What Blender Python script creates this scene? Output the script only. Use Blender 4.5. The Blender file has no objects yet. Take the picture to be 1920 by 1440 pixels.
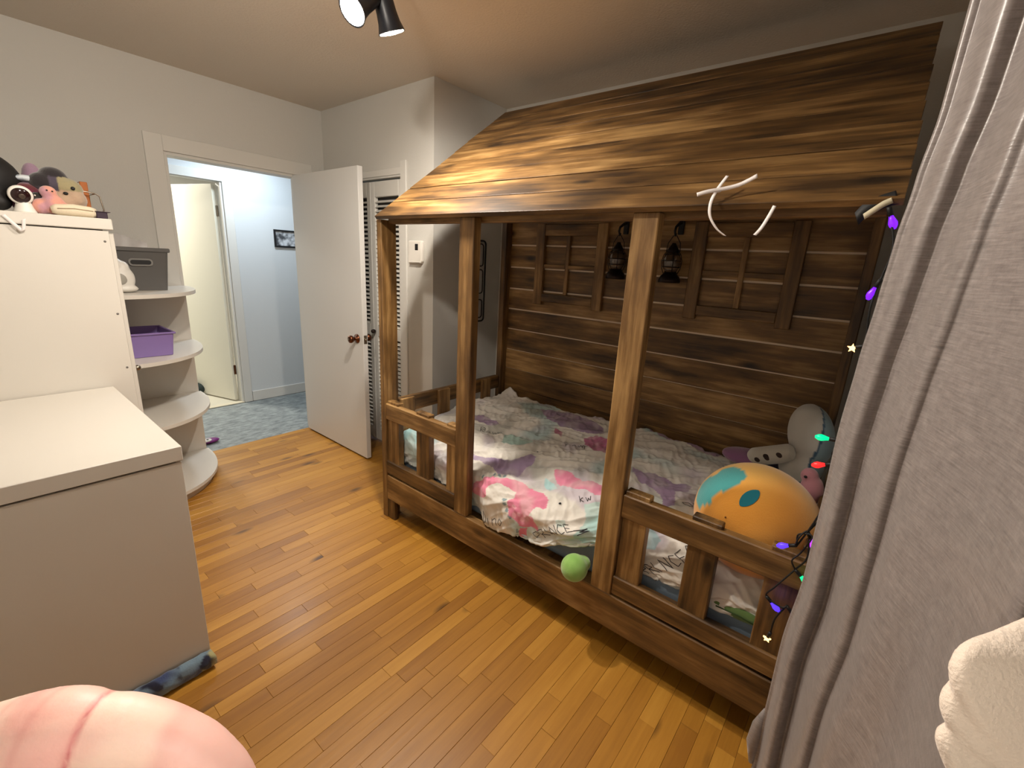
import bpy, bmesh, math, random
from mathutils import Vector, Matrix, noise
random.seed(7)
C = bpy.context.scene.collection
scene = bpy.context.scene
V = Vector

# ------------------------------------------------------------------ camera
CAM_POS = V((0.0, 0.0, 1.4606))
_f = V((0.75536488, 0.60089932, -0.26142669))
_r = V((0.63282076, -0.77249135, 0.05286777))
_u = V((0.17018165, 0.20537069, 0.9637744))
cd = bpy.data.cameras.new('camera'); cam = bpy.data.objects.new('camera', cd); C.objects.link(cam)
cd.sensor_fit = 'HORIZONTAL'; cd.sensor_width = 36.0
cd.lens = 838.95 / 1920.0 * 36.0
cd.clip_start = 0.01; cd.clip_end = 60
m = Matrix((( _r.x, _u.x, -_f.x, CAM_POS.x), (_r.y, _u.y, -_f.y, CAM_POS.y), (_r.z, _u.z, -_f.z, CAM_POS.z), (0, 0, 0, 1)))
cam.matrix_world = m
scene.camera = cam

# ------------------------------------------------------------------ world, exposure
w = bpy.data.worlds.new('world'); scene.world = w; w.use_nodes = True
w.node_tree.nodes['Background'].inputs[0].default_value = (0.8, 0.85, 1.0, 1)
w.node_tree.nodes['Background'].inputs[1].default_value = 0.02
vs = scene.view_settings
vs.view_transform = 'Standard'; vs.look = 'None'; vs.gamma = 1.0; vs.use_curve_mapping = False
vs.exposure = 0.0

# lamp constants (the lights themselves are made with the spot heads further down)
LAMP_B = V((1.182, 1.593, 2.25)); LAMP_A = V((1.011, 1.58, 2.25))
SPOT_COL = (1.0, 0.90, 0.78)

def area_light(name, loc, size, energy, col, target):
    l = bpy.data.lights.new(name, 'AREA'); l.energy = energy; l.color = col; l.size = size; l.shape = 'DISK'
    o = bpy.data.objects.new(name, l); C.objects.link(o); o.location = loc
    o.rotation_euler = (V(target) - V(loc)).to_track_quat('-Z', 'Y').to_euler()
    return o
area_light('hall_ceiling_light', (1.75, 4.1, 2.36), 0.28, 18, (0.78, 0.90, 1.0), (1.75, 4.1, 0))
area_light('far_room_light', (1.05, 5.6, 2.3), 0.35, 45, (1.0, 0.95, 0.84), (1.05, 5.6, 0))

# ------------------------------------------------------------------ materials
def nodes(name):
    mt = bpy.data.materials.new(name); mt.use_nodes = True
    nt = mt.node_tree; b = nt.nodes['Principled BSDF']
    return mt, nt, b
def srgb(r, g, b):
    f = lambda c: (c/255/12.92) if c/255 <= .04045 else ((c/255+.055)/1.055)**2.4
    return (f(r), f(g), f(b), 1)
def plain(name, col, rough=.6, bump=0, bscale=60, metal=0, spec=.5, emit=None, es=0, sheen=0, vary=0, vscale=3, trans=0, alpha=1):
    mt, nt, b = nodes(name)
    b.inputs['Base Color'].default_value = col; b.inputs['Roughness'].default_value = rough
    b.inputs['Metallic'].default_value = metal; b.inputs['Specular IOR Level'].default_value = spec
    if sheen: b.inputs['Sheen Weight'].default_value = sheen
    if trans: b.inputs['Transmission Weight'].default_value = trans
    if alpha < 1: b.inputs['Alpha'].default_value = alpha
    if emit: b.inputs['Emission Color'].default_value = emit; b.inputs['Emission Strength'].default_value = es
    tc = nt.nodes.new('ShaderNodeTexCoord')
    if vary:
        n = nt.nodes.new('ShaderNodeTexNoise'); n.inputs['Scale'].default_value = vscale; n.inputs['Detail'].default_value = 5
        nt.links.new(tc.outputs['Object'], n.inputs['Vector'])
        mx = nt.nodes.new('ShaderNodeMix'); mx.data_type = 'RGBA'
        mx.inputs[6].default_value = tuple(c*(1-vary) for c in col[:3])+(1,); mx.inputs[7].default_value = tuple(min(1, c*(1+vary)) for c in col[:3])+(1,)
        nt.links.new(n.outputs['Fac'], mx.inputs[0]); nt.links.new(mx.outputs[2], b.inputs['Base Color'])
    if bump:
        n = nt.nodes.new('ShaderNodeTexNoise'); n.inputs['Scale'].default_value = bscale; n.inputs['Detail'].default_value = 4
        nt.links.new(tc.outputs['Object'], n.inputs['Vector'])
        bp = nt.nodes.new('ShaderNodeBump'); bp.inputs['Strength'].default_value = bump; bp.inputs['Distance'].default_value = .01
        nt.links.new(n.outputs['Fac'], bp.inputs['Height']); nt.links.new(bp.outputs[0], b.inputs['Normal'])
    return mt

def wood(name, axis, dark, mid, light, rough=.5, rand=.35, blotch=1.0, lo=.42, hi=1.0):
    """stained board: long grain along axis, darker blotches, knots, per-board tone"""
    mt, nt, b = nodes(name); N = nt.nodes.new; Lk = nt.links.new
    tc = N('ShaderNodeTexCoord'); oi = N('ShaderNodeObjectInfo')
    off = N('ShaderNodeVectorMath'); off.operation = 'SCALE'; off.inputs[0].default_value = (13, 7, 9); Lk(oi.outputs['Random'], off.inputs['Scale'])
    ad = N('ShaderNodeVectorMath'); ad.operation = 'ADD'; Lk(tc.outputs['Object'], ad.inputs[0]); Lk(off.outputs[0], ad.inputs[1])
    def scaled(sl, sc):
        mp = N('ShaderNodeVectorMath'); mp.operation = 'MULTIPLY'
        s = [sc, sc, sc]; s[axis] = sl; mp.inputs[1].default_value = s; Lk(ad.outputs[0], mp.inputs[0]); return mp
    g = N('ShaderNodeTexNoise'); g.inputs['Scale'].default_value = 1; g.inputs['Detail'].default_value = 6; g.inputs['Roughness'].default_value = .65; Lk(scaled(2.2, 38).outputs[0], g.inputs['Vector'])
    bl = N('ShaderNodeTexNoise'); bl.inputs['Scale'].default_value = 1; bl.inputs['Detail'].default_value = 4; Lk(scaled(3.0, 11).outputs[0], bl.inputs['Vector'])
    vo = N('ShaderNodeTexVoronoi'); vo.inputs['Scale'].default_value = 1; Lk(scaled(2.6, 6.5).outputs[0], vo.inputs['Vector'])
    kn = N('ShaderNodeMapRange'); kn.inputs[1].default_value = .06; kn.inputs[2].default_value = .17; Lk(vo.outputs['Distance'], kn.inputs[0])
    a = N('ShaderNodeMath'); a.operation = 'MULTIPLY_ADD'; a.inputs[1].default_value = .55; Lk(g.outputs['Fac'], a.inputs[0])
    a2 = N('ShaderNodeMath'); a2.operation = 'MULTIPLY'; a2.inputs[1].default_value = .55*blotch; Lk(bl.outputs['Fac'], a2.inputs[0]); Lk(a2.outputs[0], a.inputs[2])
    rr = N('ShaderNodeMath'); rr.operation = 'MULTIPLY_ADD'; rr.inputs[1].default_value = rand; Lk(oi.outputs['Random'], rr.inputs[0]); Lk(a.outputs[0], rr.inputs[2])
    cr = N('ShaderNodeValToRGB'); e = cr.color_ramp.elements
    e[0].position = lo; e[0].color = dark; e[1].position = hi; e[1].color = light
    x = cr.color_ramp.elements.new((lo+hi)*.5-.02); x.color = mid
    Lk(rr.outputs[0], cr.inputs[0])
    mx = N('ShaderNodeMix'); mx.data_type = 'RGBA'; mx.inputs[6].default_value = tuple(c*.35 for c in dark[:3])+(1,)
    Lk(kn.outputs[0], mx.inputs[0]); Lk(cr.outputs[0], mx.inputs[7]); Lk(mx.outputs[2], b.inputs['Base Color'])
    b.inputs['Roughness'].default_value = rough
    bp = N('ShaderNodeBump'); bp.inputs['Strength'].default_value = .25; bp.inputs['Distance'].default_value = .004
    Lk(g.outputs['Fac'], bp.inputs['Height']); Lk(bp.outputs[0], b.inputs['Normal'])
    return mt

WD, WM, WL = srgb(58, 39, 18), srgb(118, 86, 46), srgb(188, 150, 96)
M = {}
for i, ax in enumerate('xyz'):
    M['wood_'+ax] = wood('stained_pine_'+ax, i, WD, WM, WL, .5, .14, 1.15, .50, .90)
M['floor'] = wood('honey_oak_strip', 0, srgb(148, 98, 30), srgb(174, 121, 41), srgb(198, 145, 58), .42, .38, .6)
M['floor'].node_tree.nodes['Principled BSDF'].inputs['Coat Weight'].default_value = .12
M['floor'].node_tree.nodes['Principled BSDF'].inputs['Coat Roughness'].default_value = .22
M['wall'] = plain('wall_paint', srgb(205, 203, 197), .75, .12, 120, vary=.02, vscale=2)
M['ceil'] = plain('ceiling_paint', srgb(212, 203, 190), .8, .2, 90, vary=.02)
M['hallwall'] = plain('hall_paint', srgb(206, 210, 212), .7, .08, 120)
M['trim'] = plain('trim_paint', srgb(214, 212, 206), .5)
M['door'] = plain('door_paint', srgb(216, 215, 212), .45, .03, 40)
M['cream'] = plain('cream_door_paint', srgb(228, 224, 208), .45)
M['melamine'] = plain('white_melamine', srgb(214, 209, 200), .38, .02, 200)
M['dark_gap'] = plain('dark_gap', srgb(40, 34, 30), .9)
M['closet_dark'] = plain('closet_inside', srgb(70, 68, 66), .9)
M['metal'] = plain('satin_metal', srgb(150, 140, 125), .3, metal=1)
M['bronze'] = plain('antique_bronze', srgb(110, 70, 50), .3, metal=1)
M['black'] = plain('black_matt', srgb(16, 15, 16), .6)
M['lamp_black'] = plain('lamp_black', srgb(34, 36, 42), .4)
M['iron'] = plain('dark_iron', srgb(34, 22, 18), .3, metal=.6)
M['hall_floor'] = None
M['plastic_grey'] = plain('grey_plastic', srgb(92, 90, 88), .4)
M['plastic_purple'] = plain('purple_plastic', srgb(136, 114, 172), .4)
M['plastic_white'] = plain('white_plastic', srgb(226, 222, 214), .4)
M['lens'] = plain('dark_lens', srgb(38, 18, 20), .12)
M['paper'] = plain('white_ribbon', srgb(232, 226, 224), .6)
M['sheet'] = plain('blue_sheet', srgb(140, 158, 176), .8, .1, 80)
M['skin'] = plain('skin', srgb(236, 176, 160), .5, .04, 300, vary=.05, vscale=30)
M['skin'].node_tree.nodes['Principled BSDF'].inputs['Subsurface Weight'].default_value = .15
M['skin'].node_tree.nodes['Principled BSDF'].inputs['Subsurface Radius'].default_value = (.008, .003, .002)
M['nail'] = plain('nail', srgb(240, 190, 178), .3)
M['sleeve'] = plain('white_fleece', srgb(232, 216, 200), .9, .25, 400, sheen=.3)

def hall_floor_mat():
    mt, nt, b = nodes('grey_slate_vinyl'); N = nt.nodes.new; Lk = nt.links.new
    tc = N('ShaderNodeTexCoord'); mp = N('ShaderNodeMapping'); mp.inputs['Scale'].default_value = (1.2, 2.6, 1); Lk(tc.outputs['Object'], mp.inputs[0])
    n = N('ShaderNodeTexNoise'); n.inputs['Scale'].default_value = 9; n.inputs['Detail'].default_value = 8; n.inputs['Roughness'].default_value = .7; Lk(mp.outputs[0], n.inputs['Vector'])
    cr = N('ShaderNodeValToRGB'); e = cr.color_ramp.elements; e[0].position = .35; e[0].color = srgb(98, 104, 106); e[1].position = .68; e[1].color = srgb(160, 166, 164)
    Lk(n.outputs['Fac'], cr.inputs[0]); Lk(cr.outputs[0], b.inputs['Base Color']); b.inputs['Roughness'].default_value = .6
    return mt
M['hall_floor'] = hall_floor_mat()

def curtain_mat():
    mt, nt, b = nodes('grey_velvet'); N = nt.nodes.new; Lk = nt.links.new
    tc = N('ShaderNodeTexCoord')
    mp = N('ShaderNodeMapping'); mp.inputs['Scale'].default_value = (1, 1, 4.5); Lk(tc.outputs['UV'], mp.inputs[0])
    n = N('ShaderNodeTexNoise'); n.inputs['Scale'].default_value = 60; n.inputs['Detail'].default_value = 6; n.inputs['Roughness'].default_value = .75; Lk(tc.outputs['Object'], n.inputs['Vector'])
    mp2 = N('ShaderNodeVectorMath'); mp2.operation = 'MULTIPLY'; mp2.inputs[1].default_value = (25, 25, 420); Lk(tc.outputs['Object'], mp2.inputs[0])
    n2 = N('ShaderNodeTexNoise'); n2.inputs['Scale'].default_value = 1; n2.inputs['Detail'].default_value = 3; Lk(mp2.outputs[0], n2.inputs['Vector'])
    cr = N('ShaderNodeValToRGB'); e = cr.color_ramp.elements; e[0].position = .3; e[0].color = srgb(108, 101, 99); e[1].position = .75; e[1].color = srgb(160, 151, 148)
    mx = N('ShaderNodeMath'); mx.operation = 'ADD'; h = N('ShaderNodeMath'); h.operation = 'MULTIPLY'; h.inputs[1].default_value = .5
    Lk(n.outputs['Fac'], mx.inputs[0]); Lk(n2.outputs['Fac'], mx.inputs[1]); Lk(mx.outputs[0], h.inputs[0]); Lk(h.outputs[0], cr.inputs[0]); Lk(cr.outputs[0], b.inputs['Base Color'])
    b.inputs['Roughness'].default_value = .36; b.inputs['Specular IOR Level'].default_value = .7; b.inputs['Sheen Weight'].default_value = .35; b.inputs['Sheen Roughness'].default_value = .35
    bp = N('ShaderNodeBump'); bp.inputs['Strength'].default_value = .3; bp.inputs['Distance'].default_value = .002
    Lk(h.outputs[0], bp.inputs['Height']); Lk(bp.outputs[0], b.inputs['Normal'])
    return mt
M['curtain'] = curtain_mat()

def attr_mat(name, rough=.85, bump=.15, bscale=90, sheen=0.2):
    mt, nt, b = nodes(name); N = nt.nodes.new; Lk = nt.links.new
    at = N('ShaderNodeVertexColor'); at.layer_name = 'print'
    Lk(at.outputs['Color'], b.inputs['Base Color']); b.inputs['Roughness'].default_value = rough; b.inputs['Sheen Weight'].default_value = sheen
    tc = N('ShaderNodeTexCoord'); n = N('ShaderNodeTexNoise'); n.inputs['Scale'].default_value = bscale; n.inputs['Detail'].default_value = 4; Lk(tc.outputs['Object'], n.inputs['Vector'])
    bp = N('ShaderNodeBump'); bp.inputs['Strength'].default_value = bump; bp.inputs['Distance'].default_value = .004
    Lk(n.outputs['Fac'], bp.inputs['Height']); Lk(bp.outputs[0], b.inputs['Normal'])
    return mt
M['print'] = attr_mat('printed_cotton')
M['plush'] = attr_mat('plush_fabric', .95, .3, 220, .5)

# ------------------------------------------------------------------ mesh helpers
def mesh_obj(name, verts, faces, mat, parent=None, smooth=False):
    base = parent_loc(parent)
    me = bpy.data.meshes.new(name)
    me.from_pydata([tuple(V(v) - base) for v in verts], [], faces); me.update()
    bm = bmesh.new(); bm.from_mesh(me); bmesh.ops.recalc_face_normals(bm, faces=bm.faces); bm.to_mesh(me); bm.free()
    return link(name, me, mat, parent, smooth)
def parent_loc(p):
    L = V((0, 0, 0))
    while p is not None:
        L = L + p.location; p = p.parent
    return L
def link(name, me, mat, parent=None, smooth=False):
    if mat is not None and not me.materials: me.materials.append(mat)
    if smooth:
        for p in me.polygons: p.use_smooth = True
    o = bpy.data.objects.new(name, me); C.objects.link(o)
    if parent is not None: o.parent = parent
    return o
def from_bm(name, bm, mat, parent=None, smooth=False):
    base = parent_loc(parent)
    if base.length: bmesh.ops.translate(bm, verts=bm.verts, vec=-base)
    bmesh.ops.recalc_face_normals(bm, faces=bm.faces)
    me = bpy.data.meshes.new(name); bm.to_mesh(me); bm.free()
    return link(name, me, mat, parent, smooth)
def bm_box(bm, x0, x1, y0, y1, z0, z1):
    vs = [bm.verts.new((x, y, z)) for x in (x0, x1) for y in (y0, y1) for z in (z0, z1)]
    for f in ((0,1,3,2),(4,6,7,5),(0,4,5,1),(2,3,7,6),(0,2,6,4),(1,5,7,3)): bm.faces.new([vs[i] for i in f])
    return vs
def box(name, x0, x1, y0, y1, z0, z1, mat, parent=None, bev=.003, seg=1):
    bm = bmesh.new(); bm_box(bm, x0, x1, y0, y1, z0, z1)
    if bev: bmesh.ops.bevel(bm, geom=list(bm.edges), offset=bev, segments=seg, affect='EDGES', profile=.5)
    return from_bm(name, bm, mat, parent, seg > 2)
def prism(name, pts, d, mat, parent=None, bev=0, smooth=False):
    """closed polygon pts (3D, planar) extruded by vector d"""
    bm = bmesh.new(); d = V(d)
    a = [bm.verts.new(p) for p in pts]; b = [bm.verts.new(V(p)+d) for p in pts]
    bm.faces.new(a); bm.faces.new(b[::-1]); n = len(a)
    for i in range(n): bm.faces.new((a[i], b[i], b[(i+1)%n], a[(i+1)%n]))
    if bev: bmesh.ops.bevel(bm, geom=list(bm.edges), offset=bev, segments=2, affect='EDGES', profile=.5)
    return from_bm(name, bm, mat, parent, smooth)
def frame_of(t):
    t = t.normalized(); a = V((0, 0, 1)) if abs(t.z) < .9 else V((1, 0, 0))
    x = t.cross(a).normalized(); return x, t.cross(x).normalized()
def bm_tube(bm, pts, rad, n=8, cap=True):
    pts = [V(p) for p in pts]; r = rad if isinstance(rad, (list, tuple)) else [rad]*len(pts)
    rings = []; px = None
    for i, p in enumerate(pts):
        t = (pts[min(i+1, len(pts)-1)] - pts[max(i-1, 0)])
        if t.length < 1e-9: t = V((0, 0, 1))
        t.normalize()
        if px is None: px, _ = frame_of(t)
        px = (px - t*px.dot(t))
        if px.length < 1e-6: px, _ = frame_of(t)
        px.normalize(); py = t.cross(px)
        rings.append([bm.verts.new(p + (px*math.cos(2*math.pi*k/n) + py*math.sin(2*math.pi*k/n))*r[i]) for k in range(n)])
    for i in range(len(rings)-1):
        for k in range(n): bm.faces.new((rings[i][k], rings[i][(k+1)%n], rings[i+1][(k+1)%n], rings[i+1][k]))
    if cap: bm.faces.new(rings[0][::-1]); bm.faces.new(rings[-1])
def tube(name, pts, rad, mat, parent=None, n=8, smooth=True):
    bm = bmesh.new(); bm_tube(bm, pts, rad, n); return from_bm(name, bm, mat, parent, smooth)
def lathe(name, prof, loc, mat, parent=None, axis=(0, 0, 1), n=24, smooth=True):
    """prof: list of (r, h) along axis from loc"""
    a = V(axis).normalized(); x, y = frame_of(a); loc = V(loc); bm = bmesh.new(); rings = []
    for r, h in prof:
        rings.append([bm.verts.new(loc + a*h + (x*math.cos(2*math.pi*k/n)+y*math.sin(2*math.pi*k/n))*max(r, .0004)) for k in range(n)])
    for i in range(len(rings)-1):
        for k in range(n): bm.faces.new((rings[i][k], rings[i][(k+1)%n], rings[i+1][(k+1)%n], rings[i+1][k]))
    bm.faces.new(rings[0][::-1]); bm.faces.new(rings[-1])
    return from_bm(name, bm, mat, parent, smooth)
def bm_ell(bm, c, r, rot=None, u=20, v=12):
    mt = Matrix.Translation(V(c)) @ (rot.to_4x4() if rot is not None else Matrix.Identity(4)) @ Matrix.Diagonal((r[0], r[1], r[2], 1))
    bmesh.ops.create_uvsphere(bm, u_segments=u, v_segments=v, radius=1, matrix=mt)
def ell(name, c, r, mat, parent=None, rot=None, u=20, v=12):
    bm = bmesh.new(); bm_ell(bm, c, r, rot, u, v); return from_bm(name, bm, mat, parent, True)
def remesh(name, bm, mat, voxel, parent=None, smooth_it=6):
    """merge overlapping closed shapes of bm into one continuous skin"""
    base = parent_loc(parent)
    me = bpy.data.meshes.new(name); bm.to_mesh(me); bm.free()
    o = bpy.data.objects.new(name+'_tmp', me); C.objects.link(o)
    md = o.modifiers.new('r', 'REMESH'); md.mode = 'VOXEL'; md.voxel_size = voxel
    ms = o.modifiers.new('s', 'SMOOTH'); ms.iterations = smooth_it; ms.factor = .5
    dg = bpy.context.evaluated_depsgraph_get(); ev = o.evaluated_get(dg)
    me2 = bpy.data.meshes.new_from_object(ev); me2.name = name
    bpy.data.objects.remove(o); bpy.data.meshes.remove(me)
    for v in me2.vertices: v.co = v.co - base
    me2.materials.clear()
    return link(name, me2, mat, parent, True)
def paint(o, fn):
    """colour attribute 'print' from fn(world point) -> rgba"""
    me = o.data; base = parent_loc(o.parent) + o.location
    at = me.color_attributes.new('print', 'FLOAT_COLOR', 'POINT')
    buf = []
    for v in me.vertices: buf.extend(fn(v.co + base))
    at.data.foreach_set('color', buf)
def empty(name, loc, label, cat, group=None):
    o = bpy.data.objects.new(name, None); C.objects.link(o); o.location = loc; o.empty_display_size = .05
    return tag(o, label, cat, group)
def tag(o, label, cat, group=None):
    o['label'] = label; o['category'] = cat
    if group: o['group'] = group
    return o
def struct(o): o['kind'] = 'structure'; return o
def holes_wall(name, plane, rng, zr, thick, holes, mat):
    """wall slab with rectangular holes. plane 'x' or 'y': (axis value, value+thick); rng along wall; holes (a0,a1,z0,z1)"""
    cuts = sorted({rng[0], rng[1]} | {h[0] for h in holes} | {h[1] for h in holes})
    zc = sorted({zr[0], zr[1]} | {h[2] for h in holes} | {h[3] for h in holes})
    bm = bmesh.new(); ax, c = plane
    for i in range(len(cuts)-1):
        for j in range(len(zc)-1):
            a0, a1, z0, z1 = cuts[i], cuts[i+1], zc[j], zc[j+1]
            if any(h[0] <= a0+1e-6 and a1 <= h[1]+1e-6 and h[2] <= z0+1e-6 and z1 <= h[3]+1e-6 for h in holes): continue
            lo, hi = min(c, c+thick), max(c, c+thick)
            if ax == 'x': bm_box(bm, lo, hi, a0, a1, z0, z1)
            else: bm_box(bm, a0, a1, lo, hi, z0, z1)
    bmesh.ops.remove_doubles(bm, verts=bm.verts, dist=1e-5)
    seen = {}
    for f in list(bm.faces):
        k = tuple(round(x, 4) for x in f.calc_center_median())
        seen.setdefault(k, []).append(f)
    kill = [f for fs in seen.values() if len(fs) > 1 for f in fs]
    bmesh.ops.delete(bm, geom=kill, context='FACES')
    return struct(from_bm(name, bm, mat))

# ------------------------------------------------------------------ room shell
HC = 2.477; YD = 3.54; XC = 1.973; YC = 2.267; XB = 2.626; XL = -0.42; YW = -0.23
XD = 1.723; XJ = 0.945; HD = 2.0
floor = struct(box('floor', XL-.1, XB+.1, YW-.1, YD+.1, -.08, -.012, plain('subfloor', srgb(70, 45, 20), .8), bev=0))
BW = .057
boards = []
rows = int((YD - YW) / BW) + 1
for r in range(rows):
    y0 = YD + .055 - (r+1)*BW; y1 = y0 + BW
    x = XL - random.uniform(0, .6)
    while x < XB:
        ln = random.choice((.32, .42, .55, .7, .85)) + random.uniform(-.05, .05)
        a, b = max(x, XL-.02), min(x+ln, XB+.02)
        if b - a > .02: boards.append((a, b, y0, y1))
        x += ln
def bvis(t):
    a, b, y0, y1 = t; cx, cy = (a+b)/2, (y0+y1)/2
    d = V((cx, cy, 0)) - CAM_POS; z = d.dot(_f)
    if z < .2: return 1e6
    uu, vv = 960+838.9*d.dot(_r)/z, 720-838.9*d.dot(_u)/z
    if not (-150 < uu < 2000 and 0 < vv < 1550): return 1e5 + z
    if cx > 1.43 and cy < 2.0: return 1e4 + z
    if cx < .35 and cy > 1.65: return 1e4 + z
    return z
boards.sort(key=bvis)
rest = bmesh.new()
for i, (a, b, y0, y1) in enumerate(boards):
    g = .0003
    if i < 298:
        box('floorboard', a+g, b-g, y0+g, y1-g, -.012, random.uniform(-.0006, 0), M['floor'], floor, bev=.0007)
    else:
        bm_box(rest, a+g, b-g, y0+g, y1-g, -.012, 0)
def island_floor():
    mt = M['floor'].copy(); mt.name = 'honey_oak_strip_far'; nt = mt.node_tree
    ge = nt.nodes.new('ShaderNodeNewGeometry')
    for l in list(nt.links):
        if l.from_node.type == 'OBJECT_INFO':
            to = l.to_socket; nt.links.remove(l); nt.links.new(ge.outputs['Random Per Island'], to)
    return mt
o = from_bm('floorboard', rest, island_floor(), floor); o['kind'] = 'stuff'

struct(box('ceiling', XL-.1, XB+.1, YW-.1, YD+.1, HC, HC+.08, M['ceil'], bev=0))
holes_wall('wall_door', ('y', YD), (XL-.1, XC), (0, HC), .11, [(XJ, XD+.055, 0, HD)], M['wall'])
CY0, CY1, CZ = 2.585, 3.315, 1.965
holes_wall('wall_closet', ('x', XC), (YC, YD), (0, HC), .09, [(CY0, CY1, 0, CZ)], M['wall'])
struct(box('wall_nook', XC+.09, XB, YC, YC+.09, 0, HC, M['wall'], bev=0))
struct(box('wall_back', XB, XB+.1, YW-.1, YC+.09, 0, HC, M['wall'], bev=0))
struct(box('wall_left', XL-.1, XL, YW-.1, YD, 0, HC, M['wall'], bev=0))
WIN = (.2, 1.15, .95, 2.05)
holes_wall('wall_window', ('y', YW-.1), (XL, XB), (0, HC), .1, [WIN], M['wall'])
# window behind the curtain: frame, panes, dark night glass
wn = struct(box('window_1', WIN[0], WIN[1], YW-.075, YW-.06, WIN[2], WIN[3], plain('night_glass', srgb(18, 22, 30), .05), bev=0))
for (a, b, c, d) in ((WIN[0], WIN[1], WIN[2], WIN[2]+.05), (WIN[0], WIN[1], WIN[3]-.05, WIN[3]), (WIN[0], WIN[0]+.05, WIN[2]+.05, WIN[3]-.05), (WIN[1]-.05, WIN[1], WIN[2]+.05, WIN[3]-.05), (.65, .70, WIN[2]+.05, WIN[3]-.05)):
    box('window_frame', a, b, YW-.06, YW-.03, c, d, M['trim'], wn)
# closet inside
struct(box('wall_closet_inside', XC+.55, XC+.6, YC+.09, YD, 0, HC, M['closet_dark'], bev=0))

# door casing (trim_1) and jambs
t1 = struct(box('trim_1', XJ-.092, XJ, YD-.014, YD, 0, HD+.09, M['trim'], bev=.002))
box('casing_head', XJ, XD+.147, YD-.014, YD, HD, HD+.09, M['trim'], t1, .002)
box('casing_side', XD+.057, XD+.147, YD-.014, YD, 0, HD, M['trim'], t1, .002)
t2 = struct(box('trim_2', XJ-.001, XJ+.018, YD, YD+.112, 0, HD, M['trim'], bev=.001))
box('jamb_head', XJ+.018, XD+.039, YD, YD+.112, HD-.018, HD, M['trim'], t2, .001)
box('jamb_side', XD+.039, XD+.055, YD+.0, YD+.112, 0, HD-.018, M['trim'], t2, .001)
# closet casing
t3 = struct(box('trim_3', XC-.012, XC, CY0-.062, CY0-.005, 0, CZ+.09, M['trim'], bev=.002))
box('casing_head', XC-.006, XC, CY0-.005, CY1+.06, CZ+.012, CZ+.055, M['trim'], t3, .002)
box('casing_side', XC-.012, XC, CY1+.005, CY1+.062, 0, CZ+.012, M['trim'], t3, .002)

# bedroom door, open at a right angle
d1 = struct(box('door_1', XD, XD+.036, 2.694, YD+.02, .012, HD-.006, M['door'], bev=.002))
KY, KZ = 2.765, .895
kn = lathe('door_knob', [(.032, 0), (.032, .006), (.012, .012), (.011, .03), (.022, .036), (.027, .048), (.025, .06), (.012, .066)], (XD, KY, KZ), M['bronze'], d1, (-1, 0, 0))
lathe('keyhole', [(.006, 0), (.006, .003), (.002, .004)], (XD-.066, KY, KZ), M['metal'], kn, (-1, 0, 0), 12)
lathe('door_knob', [(.032, 0), (.032, .006), (.012, .012), (.011, .03), (.022, .036), (.027, .048), (.025, .06), (.012, .066)], (XD+.036, KY, KZ), M['bronze'], d1, (1, 0, 0))
box('latch_plate', XD+.006, XD+.03, 2.6925, 2.695, KZ-.03, KZ+.03, M['metal'], d1, .001)
lathe('latch_bolt', [(.009, 0), (.009, .008), (.005, .012)], (XD+.018, 2.6925, KZ), M['metal'], d1, (0, -1, 0), 12)

# closet louvre doors
def louvre_door(name, y0, y1):
    d = struct(box(name, XC+.012, XC+.042, y0, y0+.045, .02, CZ-.012, M['trim'], bev=.002))
    box('stile', XC+.012, XC+.042, y1-.045, y1, .02, CZ-.012, M['trim'], d, .002)
    for z0, z1 in ((.02, .115), (.865, .95), (CZ-.112, CZ-.012)): box('door_rail', XC+.012, XC+.042, y0+.045, y1-.045, z0, z1, M['trim'], d, .002)
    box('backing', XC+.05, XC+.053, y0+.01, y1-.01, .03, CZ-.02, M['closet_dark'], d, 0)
    z = .131; sl = None
    zs = []
    while z < CZ-.12:
        if not (.855 < z < .962): zs.append(z)
        z += .0308
    for z in zs:
        if sl is None:
            h = .0075
            sl = prism('slat', [(XC+.013, y0+.045, -h), (XC+.016, y0+.045, -h-.003), (XC+.038, y0+.045, h-.003), (XC+.035, y0+.045, h)], (0, y1-y0-.09, 0), M['trim'], d)
            o = sl
        else:
            o = sl.copy(); C.objects.link(o); o.parent = d
        o.location = (0, 0, z)
    return d
ld = louvre_door('door_2', CY0+.003, 2.948)
louvre_door('door_3', 2.953, CY1-.003)
ell('closet_knob', (XC-.012, 2.925, .905), (.02, .016, .016), M['iron'], ld)
# thermostat
th = empty('thermostat', (XC, 2.42, 1.5), 'white rectangular thermostat on the wall beside the louvred closet door', 'thermostat')
box('body', XC-.026, XC, 2.352, 2.485, 1.432, 1.565, M['plastic_white'], th, .008, 2)
box('screen', XC-.0275, XC-.025, 2.385, 2.415, 1.505, 1.545, M['black'], th, .001)
box('base_plate', XC-.03, XC-.001, 2.36, 2.478, 1.425, 1.437, M['plastic_white'], th, .003)

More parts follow.
